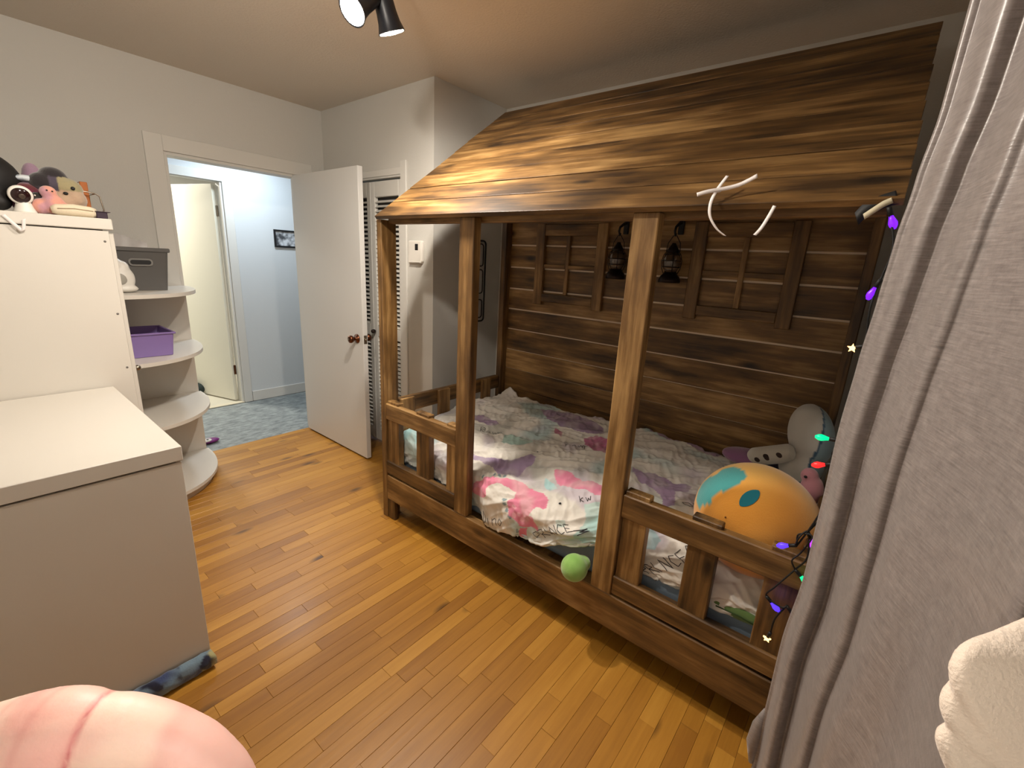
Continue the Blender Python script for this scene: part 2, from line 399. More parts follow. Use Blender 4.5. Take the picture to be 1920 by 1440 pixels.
# ------------------------------------------------------------------ hall and far room
HY0, HY1 = YD+.11, 4.635
hf = struct(box('floor_hall', -.2, 3.1, YD+.02, HY1+.02, -.08, -.002, M['hall_floor'], bev=0))
struct(box('ceiling_hall', -.2, 3.1, HY0, 6.9, 2.42, 2.5, M['hallwall'], bev=0))
OX0, OX1 = .92, 1.63
holes_wall('wall_hall', ('y', HY1), (-.2, 3.1), (0, 2.42), .1, [(OX0, OX1, 0, 2.0)], M['hallwall'])
struct(box('wall_hall_end', 3.1, 3.15, HY0, HY1+.1, 0, 2.42, M['hallwall'], bev=0))
struct(box('wall_hall_start', -.25, -.2, HY0, HY1+.1, 0, 2.42, M['hallwall'], bev=0))
struct(box('baseboard_hall', OX1+.075, 3.1, HY1-.014, HY1, 0, .1, M['trim'], bev=.003))
t4 = struct(box('trim_4', OX1, OX1+.072, HY1-.014, HY1, 0, 2.075, M['trim'], bev=.003))
box('casing_head', OX0-.07, OX1, HY1-.014, HY1, 2.003, 2.075, M['trim'], t4, .003)
box('jamb_side', OX1-.016, OX1-.001, HY1, HY1+.09, 0, 2.0, M['trim'], t4, .001)
struct(box('floor_far_room', .2, 2.6, HY1+.02, 6.9, -.08, 0.0, plain('pale_tile', srgb(196, 190, 172), .5, vary=.08, vscale=8), bev=0))
struct(box('trim_5', OX0, OX1, HY1-.01, HY1+.05, 0, .008, plain('threshold', srgb(206, 196, 172), .5), bev=.002))
struct(box('wall_far_room_back', .2, 2.6, 6.8, 6.9, 0, 2.42, M['wall'], bev=0))
struct(box('wall_far_room_left', .1, .2, HY1+.1, 6.9, 0, 2.42, M['wall'], bev=0))
struct(box('wall_far_room_right', 2.6, 2.7, HY1+.1, 6.9, 0, 2.42, M['wall'], bev=0))
# far door, open away from the hall
hx, hy = OX1-.02, HY1+.095
dv = V((-.30, .95, 0)).normalized(); nv = V((-dv.y, dv.x, 0))
def doorpts(z): return [V((hx, hy, z)), V((hx, hy, z))+dv*.70, V((hx, hy, z))+dv*.70+nv*.035, V((hx, hy, z))+nv*.035]
d4 = struct(prism('door_4', doorpts(.012), (0, 0, 1.972), M['cream'], bev=.002))
for z in (.27, 1.72): box('hinge', hx-.014, hx+.004, hy-.012, hy+.002, z, z+.09, M['bronze'] if z < 1 else M['metal'], d4, .002)
bag = empty('waste_bag', (1.42, 5.22, 0), 'dark green-black bag on the tile floor behind the cream door', 'bag')
bm = bmesh.new(); bm_ell(bm, (1.37, 5.2, .06), (.12, .1, .06)); bm_ell(bm, (1.42, 5.22, .05), (.08, .09, .05)); bm_ell(bm, (1.36, 5.2, .1), (.04, .03, .05))
remesh('bag_body', bm, plain('dark_green_bag', srgb(14, 34, 34), .5), .012, bag)
tube('bag_tie', [(1.34, 5.2, .125), (1.36, 5.17, .13), (1.38, 5.2, .125), (1.36, 5.23, .13), (1.34, 5.2, .125)], .006, M['black'], bag)
# toy on the hall floor
ty = empty('toy', (1.06, 3.77, 0), 'small purple and white toy lying on the grey hall floor', 'toy')
ell('toy_body', (1.05, 3.775, .018), (.07, .04, .018), plain('toy_purple', srgb(112, 30, 110), .4), ty)
ell('toy_top', (1.03, 3.765, .027), (.042, .028, .012), M['plastic_white'], ty)
ell('toy_eye', (1.035, 3.755, .0385), (.009, .007, .003), M['black'], ty)
# picture in the hall
pf = empty('picture_frame', (2.16, HY1, 1.56), 'small black framed grey picture hanging on the hall wall', 'picture')
PX0, PX1, PZ0, PZ1 = 2.035, 2.29, 1.485, 1.648
pm, nt, b = nodes('grey_print'); n = nt.nodes.new('ShaderNodeTexNoise'); n.inputs['Scale'].default_value = 16
cr = nt.nodes.new('ShaderNodeValToRGB'); cr.color_ramp.elements[0].position = .4; cr.color_ramp.elements[0].color = srgb(70, 72, 76); cr.color_ramp.elements[1].position = .6; cr.color_ramp.elements[1].color = srgb(205, 208, 212)
tc = nt.nodes.new('ShaderNodeTexCoord'); nt.links.new(tc.outputs['Object'], n.inputs['Vector']); nt.links.new(n.outputs['Fac'], cr.inputs[0]); nt.links.new(cr.outputs[0], b.inputs['Base Color'])
box('print', PX0+.01, PX1-.01, HY1-.006, HY1-.001, PZ0+.01, PZ1-.01, pm, pf, 0)
for (a, b_, c, d) in ((PX0, PX1, PZ0, PZ0+.016), (PX0, PX1, PZ1-.016, PZ1), (PX0, PX0+.016, PZ0+.016, PZ1-.016), (PX1-.016, PX1, PZ0+.016, PZ1-.016)):
    box('frame_bar', a, b_, HY1-.016, HY1-.001, c, d, M['black'], pf, .002)
# dark narrow wall frame in the nook
nf = empty('wall_frame', (2.38, YC, 1.3), 'tall narrow dark metal wall frame hung in the nook behind the bed posts', 'frame')
def rrect(x0, x1, z0, z1, r, y):
    pts = []
    for cx, cz, a0 in ((x1-r, z1-r, 0), (x0+r, z1-r, 90), (x0+r, z0+r, 180), (x1-r, z0+r, 270)):
        for k in range(5): a = math.radians(a0+k*22.5); pts.append((cx+r*math.cos(a), y, cz+r*math.sin(a)))
    return pts + [pts[0]]
tube('frame_outline', rrect(2.28, 2.45, 1.035, 1.597, .025, YC-.012), .006, M['black'], nf)
for z0, z1 in ((1.06, 1.19), (1.235, 1.40), (1.425, 1.575)): tube('frame_panel', rrect(2.30, 2.43, z0, z1, .02, YC-.01), .004, M['iron'], nf)

# ------------------------------------------------------------------ house bed
XF = 1.374
bed = empty('house_bed', (1.86, 1.0, 0), 'dark stained wooden house bed with plank roof and guard rails', 'bed')
wx, wy, wz = M['wood_x'], M['wood_y'], M['wood_z']
T = .04
# front posts: outer ones on edge, inner ones flat
box('post', XF, XF+.09, 1.962, 2.0, 0, 1.63, wz, bed)
box('post', XF-.002, XF+.042, 1.331, 1.415, .272, 1.63, wz, bed)
box('post', XF-.002, XF+.042, .566, .650, .272, 1.63, wz, bed)
box('post', XF, XF+.09, -.046, -.008, 0, 1.63, wz, bed)
# rear posts
box('post', 2.305, 2.395, 1.945, 1.985, 0, 2.28, wz, bed)
box('post', 2.27, 2.36, .048, .084, 0, 1.93, wz, bed)
# side rail and its top lip
box('side_rail', XF+.002, XF+.04, -.008, 1.961, .118, .268, wy, bed, .004)
box('side_rail', 2.31, 2.348, .05, 1.945, .118, .268, wy, bed, .004)
box('end_rail', XF+.09, 2.305, 1.955, 1.99, .118, .268, wx, bed, .004)
box('end_rail', XF+.09, 2.27, .0, .035, .118, .268, wx, bed, .004)
box('rail_foot', XF+.004, XF+.034, 1.90, 1.962, 0, .118, wz, bed, .003)
box('bed_base', XF+.04, 2.31, .05, 1.94, .215, .24, wx, bed, .002)
# guard rails in front
def guard(y0, y1, slats):
    box('guard_rail', XF+.002, XF+.038, y0, y1, .602, .692, wy, bed, .004)
    box('guard_rail', XF+.002, XF+.038, y0, y1, .278, .356, wy, bed, .004)
    for a, b in slats: box('guard_slat', XF+.012, XF+.05, a, b, .30, .706, wz, bed, .003)
guard(1.415, 1.962, ((1.865, 1.955), (1.617, 1.715), (1.418, 1.487)))
guard(-.008, .566, ((.472, .562), (.238, .330), (.012, .102)))
# foot end guard
box('guard_rail', XF+.09, 2.305, 1.955, 1.99, .612, .70, wx, bed, .004)
for a, b in ((1.468, 1.56), (1.74, 1.83), (2.12, 2.205)): box('guard_slat', a, b, 1.935, 1.955, .24, .70, wz, bed, .003)
# head end guard
box('guard_rail', XF+.09, 2.27, -.005, .03, .612, .70, wx, bed, .004)
# back panel planks
zg = [.345, .482, .618, .752, .887, 1.026, 1.162, 1.296, 1.433, 1.571, 1.718, 1.86]
for i in range(len(zg)-1):
    g = .0048 if i > 4 else (.0024 if i > 2 else .0008)
    box('back_plank', 2.362, 2.382, .05, 1.983, zg[i]+g, zg[i+1]-g, wy, bed, .001)
TONGUE = plain('unstained_pine', srgb(226, 208, 184), .6)
for i in range(3, len(zg)-1):
    box('tongue_strip', 2.367, 2.374, .052, 1.983, zg[i]-.006, zg[i]+.006, TONGUE, bed, 0)
# mock windows on the back panel
def mock_window(y0, y1, z0, z1, ym, zm):
    f = box('mock_window', 2.336, 2.361, y0, y0+.062, z0-.02, z1, wz, bed, .003)
    box('window_bar', 2.336, 2.361, y1-.062, y1, z0-.02, z1, wz, f, .003)
    box('window_bar', 2.339, 2.361, y0+.062, y1-.062, z1-.07, z1-.006, wy, f, .003)
    box('window_bar', 2.339, 2.361, y0+.062, y1-.062, z0, z0+.05, wy, f, .003)
    box('window_bar', 2.345, 2.361, ym-.012, ym+.012, z0+.05, z1-.07, wz, f, .002)
    box('window_bar', 2.345, 2.361, y0+.062, ym-.012, zm-.012, zm+.012, wy, f, .002)
    box('window_bar', 2.345, 2.361, ym+.012, y1-.062, zm-.012, zm+.012, wy, f, .002)
mock_window(1.245, 1.728, 1.235, 1.70, 1.50, 1.45)
mock_window(.295, .775, 1.255, 1.70, .535, 1.462)
# roof
R0 = V((1.344, 0, 1.642)); R1 = V((2.30, 0, 2.335)); rd = (R1-R0); RL = rd.length; rd.normalize(); rn = V((-rd.z, 0, rd.x))
NP = 9
for i in range(NP):
    a = RL*i/NP + (.0028 if i else 0); b = RL*(i+1)/NP - .0028
    sk = .034*(i+.5)/NP
    y0, y1 = .004 + sk + random.uniform(-.002, .002), 1.966 + sk + random.uniform(-.003, .003)
    th_ = .018; off = random.uniform(-.001, .001)
    p = [R0+rd*a-rn*(th_-off), R0+rd*b-rn*(th_-off), R0+rd*b+rn*off, R0+rd*a+rn*off]
    prism('roof_plank', [(q.x, y0, q.z) for q in p], (0, y1-y0, 0), wy, bed, .0015)
box('roof_beam', XF+.042, XF+.08, .03, 1.962, 1.612, 1.65, wy, bed, .003)
for y in (.075, .98, 1.915):
    p = [R0+rd*.05-rn*.021, R0+rd*(RL-.02)-rn*.021, R0+rd*(RL-.02)-rn*.09, R0+rd*.10-rn*.09]
    prism('rafter', [(q.x, y, q.z) for q in p], (0, .036, 0), wx, bed, .002)

# ------------------------------------------------------------------ bedding
def sstep(a, b, x):
    t = max(0., min(1., (x-a)/(b-a))); return t*t*(3-2*t)
def lerp_tab(tab, x):
    if x <= tab[0][0]: return tab[0][1]
    for (a, va), (b, vb) in zip(tab, tab[1:]):
        if x <= b: t = (x-a)/(b-a); t = t*t*(3-2*t); return va+(vb-va)*t
    return tab[-1][1]
DQ = (0., .06, .33, .60, .76, .86, .965, 1.)
def duvet_base(Y, q):
    """resting surface of the duvet: q runs from the back edge over the top and down the open front"""
    op = sstep(.66, .78, Y) * (1 - sstep(1.20, 1.325, Y))
    xf = 1.438 - .062*op
    zb = lerp_tab(((0., .385), (.55, .375), (.66, .40), (.74, .385), (.95, .315), (1.22, .275), (1.33, .30), (1.45, .335), (1.92, .35)), Y)
    zt = .50 - .012*op
    P = ((2.338, .50), (2.322, .572), (2.0, .575), (1.68, .545), (xf+.085, zt), (xf+.004, .435), (xf+.008, zb), (xf+.05, zb+.006))
    i = 0
    while i < len(DQ)-2 and q > DQ[i+1]: i += 1
    t = (q-DQ[i])/(DQ[i+1]-DQ[i])
    g = lambda k: P[max(0, min(len(P)-1, k))]
    out = []
    for c in (0, 1):
        a, b, d, e = g(i-1)[c], g(i)[c], g(i+1)[c], g(i+2)[c]
        m0, m1 = (d-a)*.5, (e-b)*.5
        t2, t3 = t*t, t*t*t
        # limit overshoot
        s = d-b
        if m0*s < 0: m0 = 0
        if m1*s < 0: m1 = 0
        if abs(m0) > 2*abs(s): m0 = 2*s
        if abs(m1) > 2*abs(s): m1 = 2*s
        out.append((2*t3-3*t2+1)*b + (t3-2*t2+t)*m0 + (-2*t3+3*t2)*d + (t3-t2)*m1)
    return out[0], out[1]
def sheet_box(name, x0, x1, y0, y1, z0, z1, r, mat):
    bm = bmesh.new(); bm_box(bm, x0, x1, y0, y1, z0, z1)
    bmesh.ops.bevel(bm, geom=list(bm.edges), offset=r, segments=4, affect='EDGES', profile=.5)
    return from_bm(name, bm, mat, None, True)
tag(sheet_box('mattress', 1.452, 2.33, .06, 1.925, .242, .425, .04, M['sheet']), 'pale blue sheeted mattress under the printed duvet on the house bed', 'mattress')

def nz(x, y, s, k): return noise.noise(V((x*s, y*s, k)))
def duvet(Y, q):
    x, z = duvet_base(Y, q)
    x1, z1 = duvet_base(Y, min(1, q+.01)); x0, z0 = duvet_base(Y, max(0, q-.01))
    n = V((z1-z0, 0, -(x1-x0)))
    n = n.normalized() if n.length > 1e-6 else V((0, 0, 1))
    if n.dot(V((-.6, 0, .8))) < 0: n = -n
    L = q*1.28
    a, b = Y*.86 + L*.5, L*.86 - Y*.5            # creases run diagonally
    wr = .014*nz(Y, L, 5.0, 1.3) + .013*nz(a*.45, b*1.3, 13, 4.1) + .012*(.5-2*abs(nz(a*.35, b*1.1, 15, 8.2))) + .006*(.5-2*abs(nz(b*.5, a*1.2, 22, 3.9))) + .0022*nz(Y, L, 60, 2.7)
    edge = sstep(0, .03, q) * (1-sstep(.985, 1, q))
    p = V((x, Y, z)) + n*(wr*edge + .004)
    p += V((0, 0, .055))*math.exp(-((Y-1.865)/.05)**2 - ((q-.05)/.035)**2)       # tucked-up corner
    p += V((-.012, 0, .045))*math.exp(-((Y-1.87)/.07)**2 - ((q-.80)/.06)**2)     # bunched foot corner
    p += V((0, 0, .018))*math.exp(-((Y-.95)/.25)**2 - ((q-.08)/.05)**2)
    if .008 < p.y < 1.42 and not (.66 < p.y < 1.32): p.x = max(p.x, 1.427)
    if p.y > 1.42 or p.y < .56: p.x = max(p.x, 1.427)
    p.x = min(p.x, 2.358)
    return p, n
PR = {
    'pinkA': [(1.344, 0.873), (1.287, 0.833), (1.234, 0.773), (1.168, 0.747), (1.101, 0.737), (1.025, 0.74), (0.982, 0.753), (0.953, 0.75), (0.92, 0.767), (0.906, 0.793), (0.915, 0.807), (0.953, 0.807), (0.958, 0.83), (0.963, 0.857), (0.934, 0.857), (0.906, 0.897), (0.949, 0.903), (1.006, 0.913), (1.034, 0.9), (1.068, 0.89), (1.082, 0.853), (1.087, 0.833), (1.073, 0.803), (1.082, 0.78), (1.13, 0.773), (1.177, 0.787), (1.22, 0.82), (1.22, 0.843), (1.206, 0.86), (1.263, 0.893), (1.325, 0.91), (1.344, 0.9)],
    'pinkA_leg': [(1.006, 0.917), (0.973, 0.91), (0.973, 0.947), (0.992, 0.96), (1.011, 0.96)],
    'pinkB': [(1.011, 0.64), (0.973, 0.627), (0.915, 0.627), (0.858, 0.633), (0.796, 0.623), (0.70, .66), (0.763, 0.667), (0.815, 0.663), (0.858, 0.67), (0.906, 0.68), (0.958, 0.673)],
    'magC': [(1.096, 0.303), (1.058, 0.25), (0.94, 0.277), (0.87, 0.393), (0.968, 0.403), (1.03, 0.383)],
    'magC2': [(1.263, 0.337), (1.201, 0.33), (1.173, 0.387), (1.23, 0.383)],
    'lavD': [(1.52, 0.72), (1.458, 0.737), (1.382, 0.743), (1.296, 0.703), (1.244, 0.65), (1.192, 0.61), (1.153, 0.61), (1.134, 0.637), (1.153, 0.683), (1.144, 0.71), (1.192, 0.727), (1.277, 0.76), (1.353, 0.77), (1.42, 0.777), (1.53, .77)],
    'lavE': [(0.744, 0.43), (0.658, 0.423), (0.558, 0.43), (0.468, 0.433), (0.468, 0.467), (0.506, 0.507), (0.477, 0.597), (0.515, 0.617), (0.553, 0.543), (0.644, 0.517), (0.715, 0.483)],
    'purF': [(1.539, 0.167), (1.382, 0.103), (1.096, 0.15), (1.03, 0.223), (1.173, 0.277), (1.358, 0.27)],
    'purG': [(1.782, 0.433), (1.654, 0.433), (1.511, 0.45), (1.539, 0.497), (1.696, 0.49)],
    'purN': [(.93, .03), (.62, .02), (.45, .05), (.6, .10), (.8, .09)],
    'tealH': [(0.777, 0.713), (0.69, 0.673), (0.65, 0.863), (0.69, 0.947), (0.744, 0.887), (0.744, 0.823), (0.739, 0.787)],
    'tealI': [(1.015, 0.68), (0.963, 0.68), (0.93, 0.697), (0.949, 0.72), (0.996, 0.703)],
    'tealJ': [(0.844, 0.82), (0.811, 0.807), (0.801, 0.84), (0.83, 0.85)],
    'tealK': [(1.925, 0.76), (1.906, 0.73), (1.777, 0.767), (1.734, 0.807), (1.835, 0.835), (1.925, 0.84)],
    'greenL': [(1.43, 0.53), (1.311, 0.5), (1.239, 0.52), (1.296, 0.577), (1.387, 0.593)],
    'tealM': [(0.553, 0.79), (0.525, 0.74), (0.449, 0.767), (0.458, 0.81), (0.515, 0.827)],
}
PCOL = {'pinkA': srgb(232, 138, 166), 'pinkA_leg': srgb(228, 128, 154), 'pinkB': srgb(220, 132, 160), 'magC': srgb(190, 106, 144), 'magC2': srgb(186, 116, 138),
        'lavD': srgb(172, 150, 184), 'lavE': srgb(170, 146, 178), 'purF': srgb(168, 146, 176), 'purG': srgb(160, 136, 164), 'purN': srgb(166, 138, 166),
        'tealH': srgb(178, 214, 210), 'tealI': srgb(170, 206, 208), 'tealJ': srgb(186, 208, 200), 'tealK': srgb(164, 206, 208), 'greenL': srgb(168, 194, 184), 'tealM': srgb(170, 196, 202)}
SPOTS = [(1.106, 0.84), (1.096, 0.857), (1.082, 0.88), (1.063, 0.893), (1.02, 0.933), (1.02, 0.953), (1.244, 0.765), (1.22, 0.746), (1.192, 0.736), (1.296, 0.825)]
DOTS = [(1.05, .855), (1.02, .872), (1.045, .885), (1.0, .89)]
BB = {k: (min(p[0] for p in v), max(p[0] for p in v), min(p[1] for p in v), max(p[1] for p in v)) for k, v in PR.items()}
def inside(x, y, poly):
    c = False; j = len(poly)-1
    for i in range(len(poly)):
        a, b = poly[i], poly[j]
        if (a[1] > y) != (b[1] > y) and x < (b[0]-a[0])*(y-a[1])/(b[1]-a[1])+a[0]: c = not c
        j = i
    return c
WHITE = srgb(232, 227, 218)
def mixc(a, b, t): return tuple(a[i]*(1-t)+b[i]*t for i in range(3)) + (1,)
def print_col(Y, q):
    jy = Y + .010*nz(Y, q, 22, 5.5); jq = q + .008*nz(Y, q, 24, 9.5)
    for k, bb in BB.items():
        if bb[0] <= jy <= bb[1] and bb[2] <= jq <= bb[3] and inside(jy, jq, PR[k]):
            if k == 'pinkA':
                for a, b in DOTS:
                    if (jy-a)**2 + ((jq-b)*1.3)**2 < .00013: return srgb(244, 176, 192)
            return mixc(PCOL[k], WHITE, .30*sstep(-.1, .5, nz(Y, q, 16, 12.3)))
    for a, b in SPOTS:
        if (jy-a)**2 + ((jq-b)*1.3)**2 < .00009: return srgb(142, 164, 170)
    L = q*1.28
    t = sstep(.18, .5, nz(Y, L, 4.2, 21.7)); c = mixc(WHITE, srgb(178, 202, 202), t*.9)
    t = sstep(.2, .5, nz(Y, L, 5.1, 33.1)); c = mixc(c, srgb(190, 176, 198), t*.6)
    t = sstep(.25, .5, nz(Y, L, 7, 44.4)); c = mixc(c, srgb(168, 172, 166), t*.5)
    return c
NY_, NQ_ = 460, 340; DY0, DY1 = .02, 1.925
verts, cols = [], []
for i in range(NY_+1):
    Y = DY0 + (DY1-DY0)*i/NY_
    for j in range(NQ_+1):
        q = j/NQ_; verts.append(duvet(Y, q)[0]); cols.extend(print_col(Y, q))
faces = [(i*(NQ_+1)+j, (i+1)*(NQ_+1)+j, (i+1)*(NQ_+1)+j+1, i*(NQ_+1)+j+1) for i in range(NY_) for j in range(NQ_)]
dv_root = empty('duvet', (1.86, .97, .5), 'white duvet printed with pink dinosaurs, lavender shapes and black lettering on the bed', 'duvet')
me = bpy.data.meshes.new('cover'); me.from_pydata([tuple(v - dv_root.location) for v in verts], [], faces); me.update()
at = me.color_attributes.new('print', 'FLOAT_COLOR', 'POINT'); at.data.foreach_set('color', cols)
cover = link('cover', me, M['print'], dv_root, True)
sm = cover.modifiers.new('thickness', 'SOLIDIFY'); sm.thickness = .012; sm.offset = -1
# handwritten lettering
GL = {'P': [[(0, 0), (0, 1), (.5, .95), (.55, .6), (0, .5)]], 'R': [[(0, 0), (0, 1), (.5, .95), (.5, .6), (0, .5), (.55, 0)]], 'I': [[(.1, 0), (.1, 1)]], 'N': [[(0, 0), (0, 1), (.5, 0), (.5, 1)]],
      'C': [[(.55, .9), (.2, 1), (0, .5), (.2, 0), (.55, .1)]], 'E': [[(.5, 1), (0, 1), (0, 0), (.5, 0)], [(0, .5), (.4, .5)]], 'S': [[(.5, .9), (.15, 1), (.05, .7), (.45, .4), (.4, .05), (0, .1)]],
      'D': [[(0, 0), (.05, 1), (.5, .8), (.55, .3), (0, 0)]], 'i': [[(.1, 0), (.1, .6)]], 'n': [[(0, 0), (0, .6)], [(0, .45), (.3, .6), (.4, .4), (.4, 0)]], 'o': [[(.2, 0), (0, .3), (.2, .6), (.4, .3), (.2, 0)]],
      'M': [[(0, 0), (.15, 1), (.35, .3), (.55, 1), (.7, 0)]], 'r': [[(0, 0), (0, .6)], [(0, .4), (.25, .6), (.35, .5)]], 'a': [[(.4, .6), (.1, .5), (.05, .1), (.3, .05), (.4, .5), (.45, 0)]], 'w': [[(0, .6), (.15, 0), (.3, .5), (.45, 0), (.6, .6)]], 'k': [[(0, 0), (0, 1)], [(.4, .6), (0, .3), (.4, 0)]]}
def lettering(text, Y0, q0, h, ang, wd=.0026):
    x = 0; ca, sa = math.cos(ang), math.sin(ang)
    def at_(px, py):
        X_, Y_ = (px*ca - py*sa)*h, (px*sa + py*ca)*h
        p, n = duvet(min(1.92, max(.03, Y0 - X_)), min(.985, max(.02, q0 - Y_*.74))); return p + n*.0022, n
    for ch in text:
        if ch == ' ': x += .4; continue
        for st in GL[ch]:
            pts = []; vs_, fs = [], []
            for (a, b) in zip(st, st[1:]):
                for k in range(5): pts.append((x + a[0]+(b[0]-a[0])*k/5, a[1]+(b[1]-a[1])*k/5))
            pts.append((x+st[-1][0], st[-1][1]))
            P3 = [at_(*p) for p in pts]
            for k in range(len(P3)):
                t = P3[min(k+1, len(P3)-1)][0]-P3[max(k-1, 0)][0]; s = t.cross(P3[k][1]); s = s.normalized()*wd/2 if s.length > 1e-9 else V((0, wd/2, 0))
                vs_ += [P3[k][0]-s, P3[k][0]+s]
                if k: n0 = len(vs_)-4; fs.append((n0, n0+1, n0+3, n0+2))
            mesh_obj('lettering', vs_, fs, INK, dv_root)
        x += .72
INK = plain('black_ink_print', srgb(34, 32, 36), .8)
lettering('PRINCESS', .455, .935, .055, 1.0)
lettering('Dino', 1.225, .955, .05, .25)
lettering('PRINCE', .905, .945, .05, .75)
lettering('M', .755, .84, .045, -.9, .0032)
lettering('kw', .80, .715, .035, .7)
lettering('Dino', .42, .58, .05, .9)
lettering('Rawr', 1.56, .575, .05, .45)
lettering('rawr', 1.10, .45, .045, .5)
for (a, b) in ((1.18, .57), (.868, .765)):
    lettering('o', a, b, .014, 0, .006)

# ------------------------------------------------------------------ plush toys on the bed
gp = empty('plush_ball', (1.352, .711, .274), 'round lime green plush foot poking out under the duvet edge on the rail', 'plush toy')
bm = bmesh.new(); bm_ell(bm, (1.348, .713, .329), (.053, .053, .053), None, 28, 18); bm_ell(bm, (1.385, .700, .335), (.035, .034, .03))
g = remesh('plush_body', bm, M['plush'], .006, gp, 4)
paint(g, lambda p: mixc(srgb(126, 178, 82), srgb(156, 202, 112), .5+.5*noise.noise(p*40)))
g2 = empty('plush_leaf', (1.432, .15, .40), 'flat dark green plush edge tucked below the white duvet by the head guard rail', 'plush toy')
o = ell('leaf_body', (1.445, .16, .395), (.014, .09, .022), M['plush'], g2); paint(o, lambda p: srgb(98, 128, 70))
tube('seam', [(1.430, .09, .39), (1.429, .15, .398), (1.430, .22, .395)], .002, plain('leaf_seam', srgb(60, 86, 44), .9), g2)

OC = V((1.625, .185, .648))
op_ = empty('round_plush', (1.625, .185, .46), 'big round orange plush with teal leaf patches leaning in the bed corner', 'plush toy')
bm = bmesh.new(); bm_ell(bm, OC, (.19, .20, .19), Matrix.Rotation(.35, 3, 'X'), 96, 64)
o = from_bm('plush_body', bm, M['plush'], op_, True)
def orange_col(p):
    d = (p-OC).normalized()
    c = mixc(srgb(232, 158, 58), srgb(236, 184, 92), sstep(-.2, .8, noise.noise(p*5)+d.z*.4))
    t = sstep(.25, .75, noise.noise(p*6+V((3, 1, 7)))); c = mixc(c, srgb(220, 126, 50), t)
    if (d - V((-.36, .50, .78)).normalized()).length < .30 + .06*noise.noise(d*6) or (d - V((-.44, .80, .42)).normalized()).length < .30 + .05*noise.noise(d*6): return srgb(70, 160, 160)
    return c
paint(o, orange_col)
# teal leaf shaped patch, sewn on
lc = V((-.717, .062, .694)).normalized(); lx, ly = frame_of(lc)
la = (V((.25, -.197, .26))); la = (la - lc*la.dot(lc)).normalized(); lb = lc.cross(la)
pts, fs = [], []
rotm = Matrix.Rotation(.35, 3, 'X')
def on_plush(d):
    l = rotm.inverted() @ d; s = 1/math.sqrt((l.x/.19)**2+(l.y/.20)**2+(l.z/.19)**2); return OC + d*(s+.002)
n_ = 24
pts.append(on_plush(lc))
for k in range(n_):
    a = 2*math.pi*k/n_; rx = math.cos(a)*.205; ry = math.copysign(abs(math.sin(a))**1.3, math.sin(a))*.105
    pts.append(on_plush((lc + la*rx + lb*ry).normalized()))
fs = [(0, 1+k, 1+(k+1) % n_) for k in range(n_)]
mesh_obj('leaf_patch', pts, fs, plain('teal_felt', srgb(10, 112, 128), .85), op_, True)
ell('bead', on_plush(V((-.899, .32, .30)).normalized()), (.003, .003, .003), plain('bead_dark', srgb(120, 66, 20), .5), op_, None, 8, 6)

pc = empty('hooded_cushion', (2.17, .13, .58), 'pale blue and white plush cushion propped against the plank back panel', 'cushion')
bm = bmesh.new(); bm_ell(bm, (2.17, .115, .83), (.09, .085, .135), Matrix.Rotation(-.25, 3, 'X')); bm_ell(bm, (2.17, .125, .695), (.09, .085, .095))
o = remesh('cushion_body', bm, M['plush'], .008, pc, 6)
def hood(p):
    s = (p.y-.115)*.85 - (p.x-2.17)*.55 + (p.z-.83)*.12
    if s > .012: return srgb(206, 204, 198)
    if s > .003: return srgb(58, 92, 120)
    return srgb(134, 160, 172)
paint(o, hood)
bp_ = empty('bolster_cushion', (2.12, .26, .6), 'small white bolster cushion with dark oval spots beside the orange plush', 'cushion')
bm = bmesh.new(); bm_tube(bm, [(2.1, .315, .69), (2.1, .30, .70), (2.1, .26, .712), (2.1, .21, .735), (2.1, .165, .76), (2.1, .15, .765)], [.018, .034, .040, .040, .036, .02], 20)
o = remesh('bolster_body', bm, M['plush'], .006, bp_, 4); paint(o, lambda p: srgb(206, 202, 192))
for (y, z, r) in ((.275, .70, .012), (.243, .722, .016), (.20, .745, .013)): ell('spot', (2.0635, y, z), (.004, r, r*.8), plain('brown_spot', srgb(62, 48, 44), .9), bp_, Matrix.Rotation(.5, 3, 'X'), 12, 8)
pk = empty('small_pillow', (2.2, .32, .57), 'mauve pillow edge lying between duvet and back panel near the bolster', 'pillow')
bm = bmesh.new(); bm_ell(bm, (2.26, .33, .625), (.08, .13, .04))
o = remesh('pillow_body', bm, M['plush'], .01, pk, 4); paint(o, lambda p: srgb(142, 96, 134) if p.y > .30 else srgb(50, 56, 88))
pk2 = empty('pink_plush', (1.83, .06, .62), 'little pink plush squeezed behind the orange plush near the string lights', 'plush toy')
bm = bmesh.new(); bm_ell(bm, (1.9, .06, .70), (.05, .04, .06)); bm_ell(bm, (1.9, .075, .755), (.03, .03, .03))
o = remesh('plush_body', bm, M['plush'], .006, pk2, 4); paint(o, lambda p: srgb(190, 130, 140))
ell('plush_nose', (1.872, .085, .757), (.006, .006, .005), M['black'], pk2, None, 8, 6)

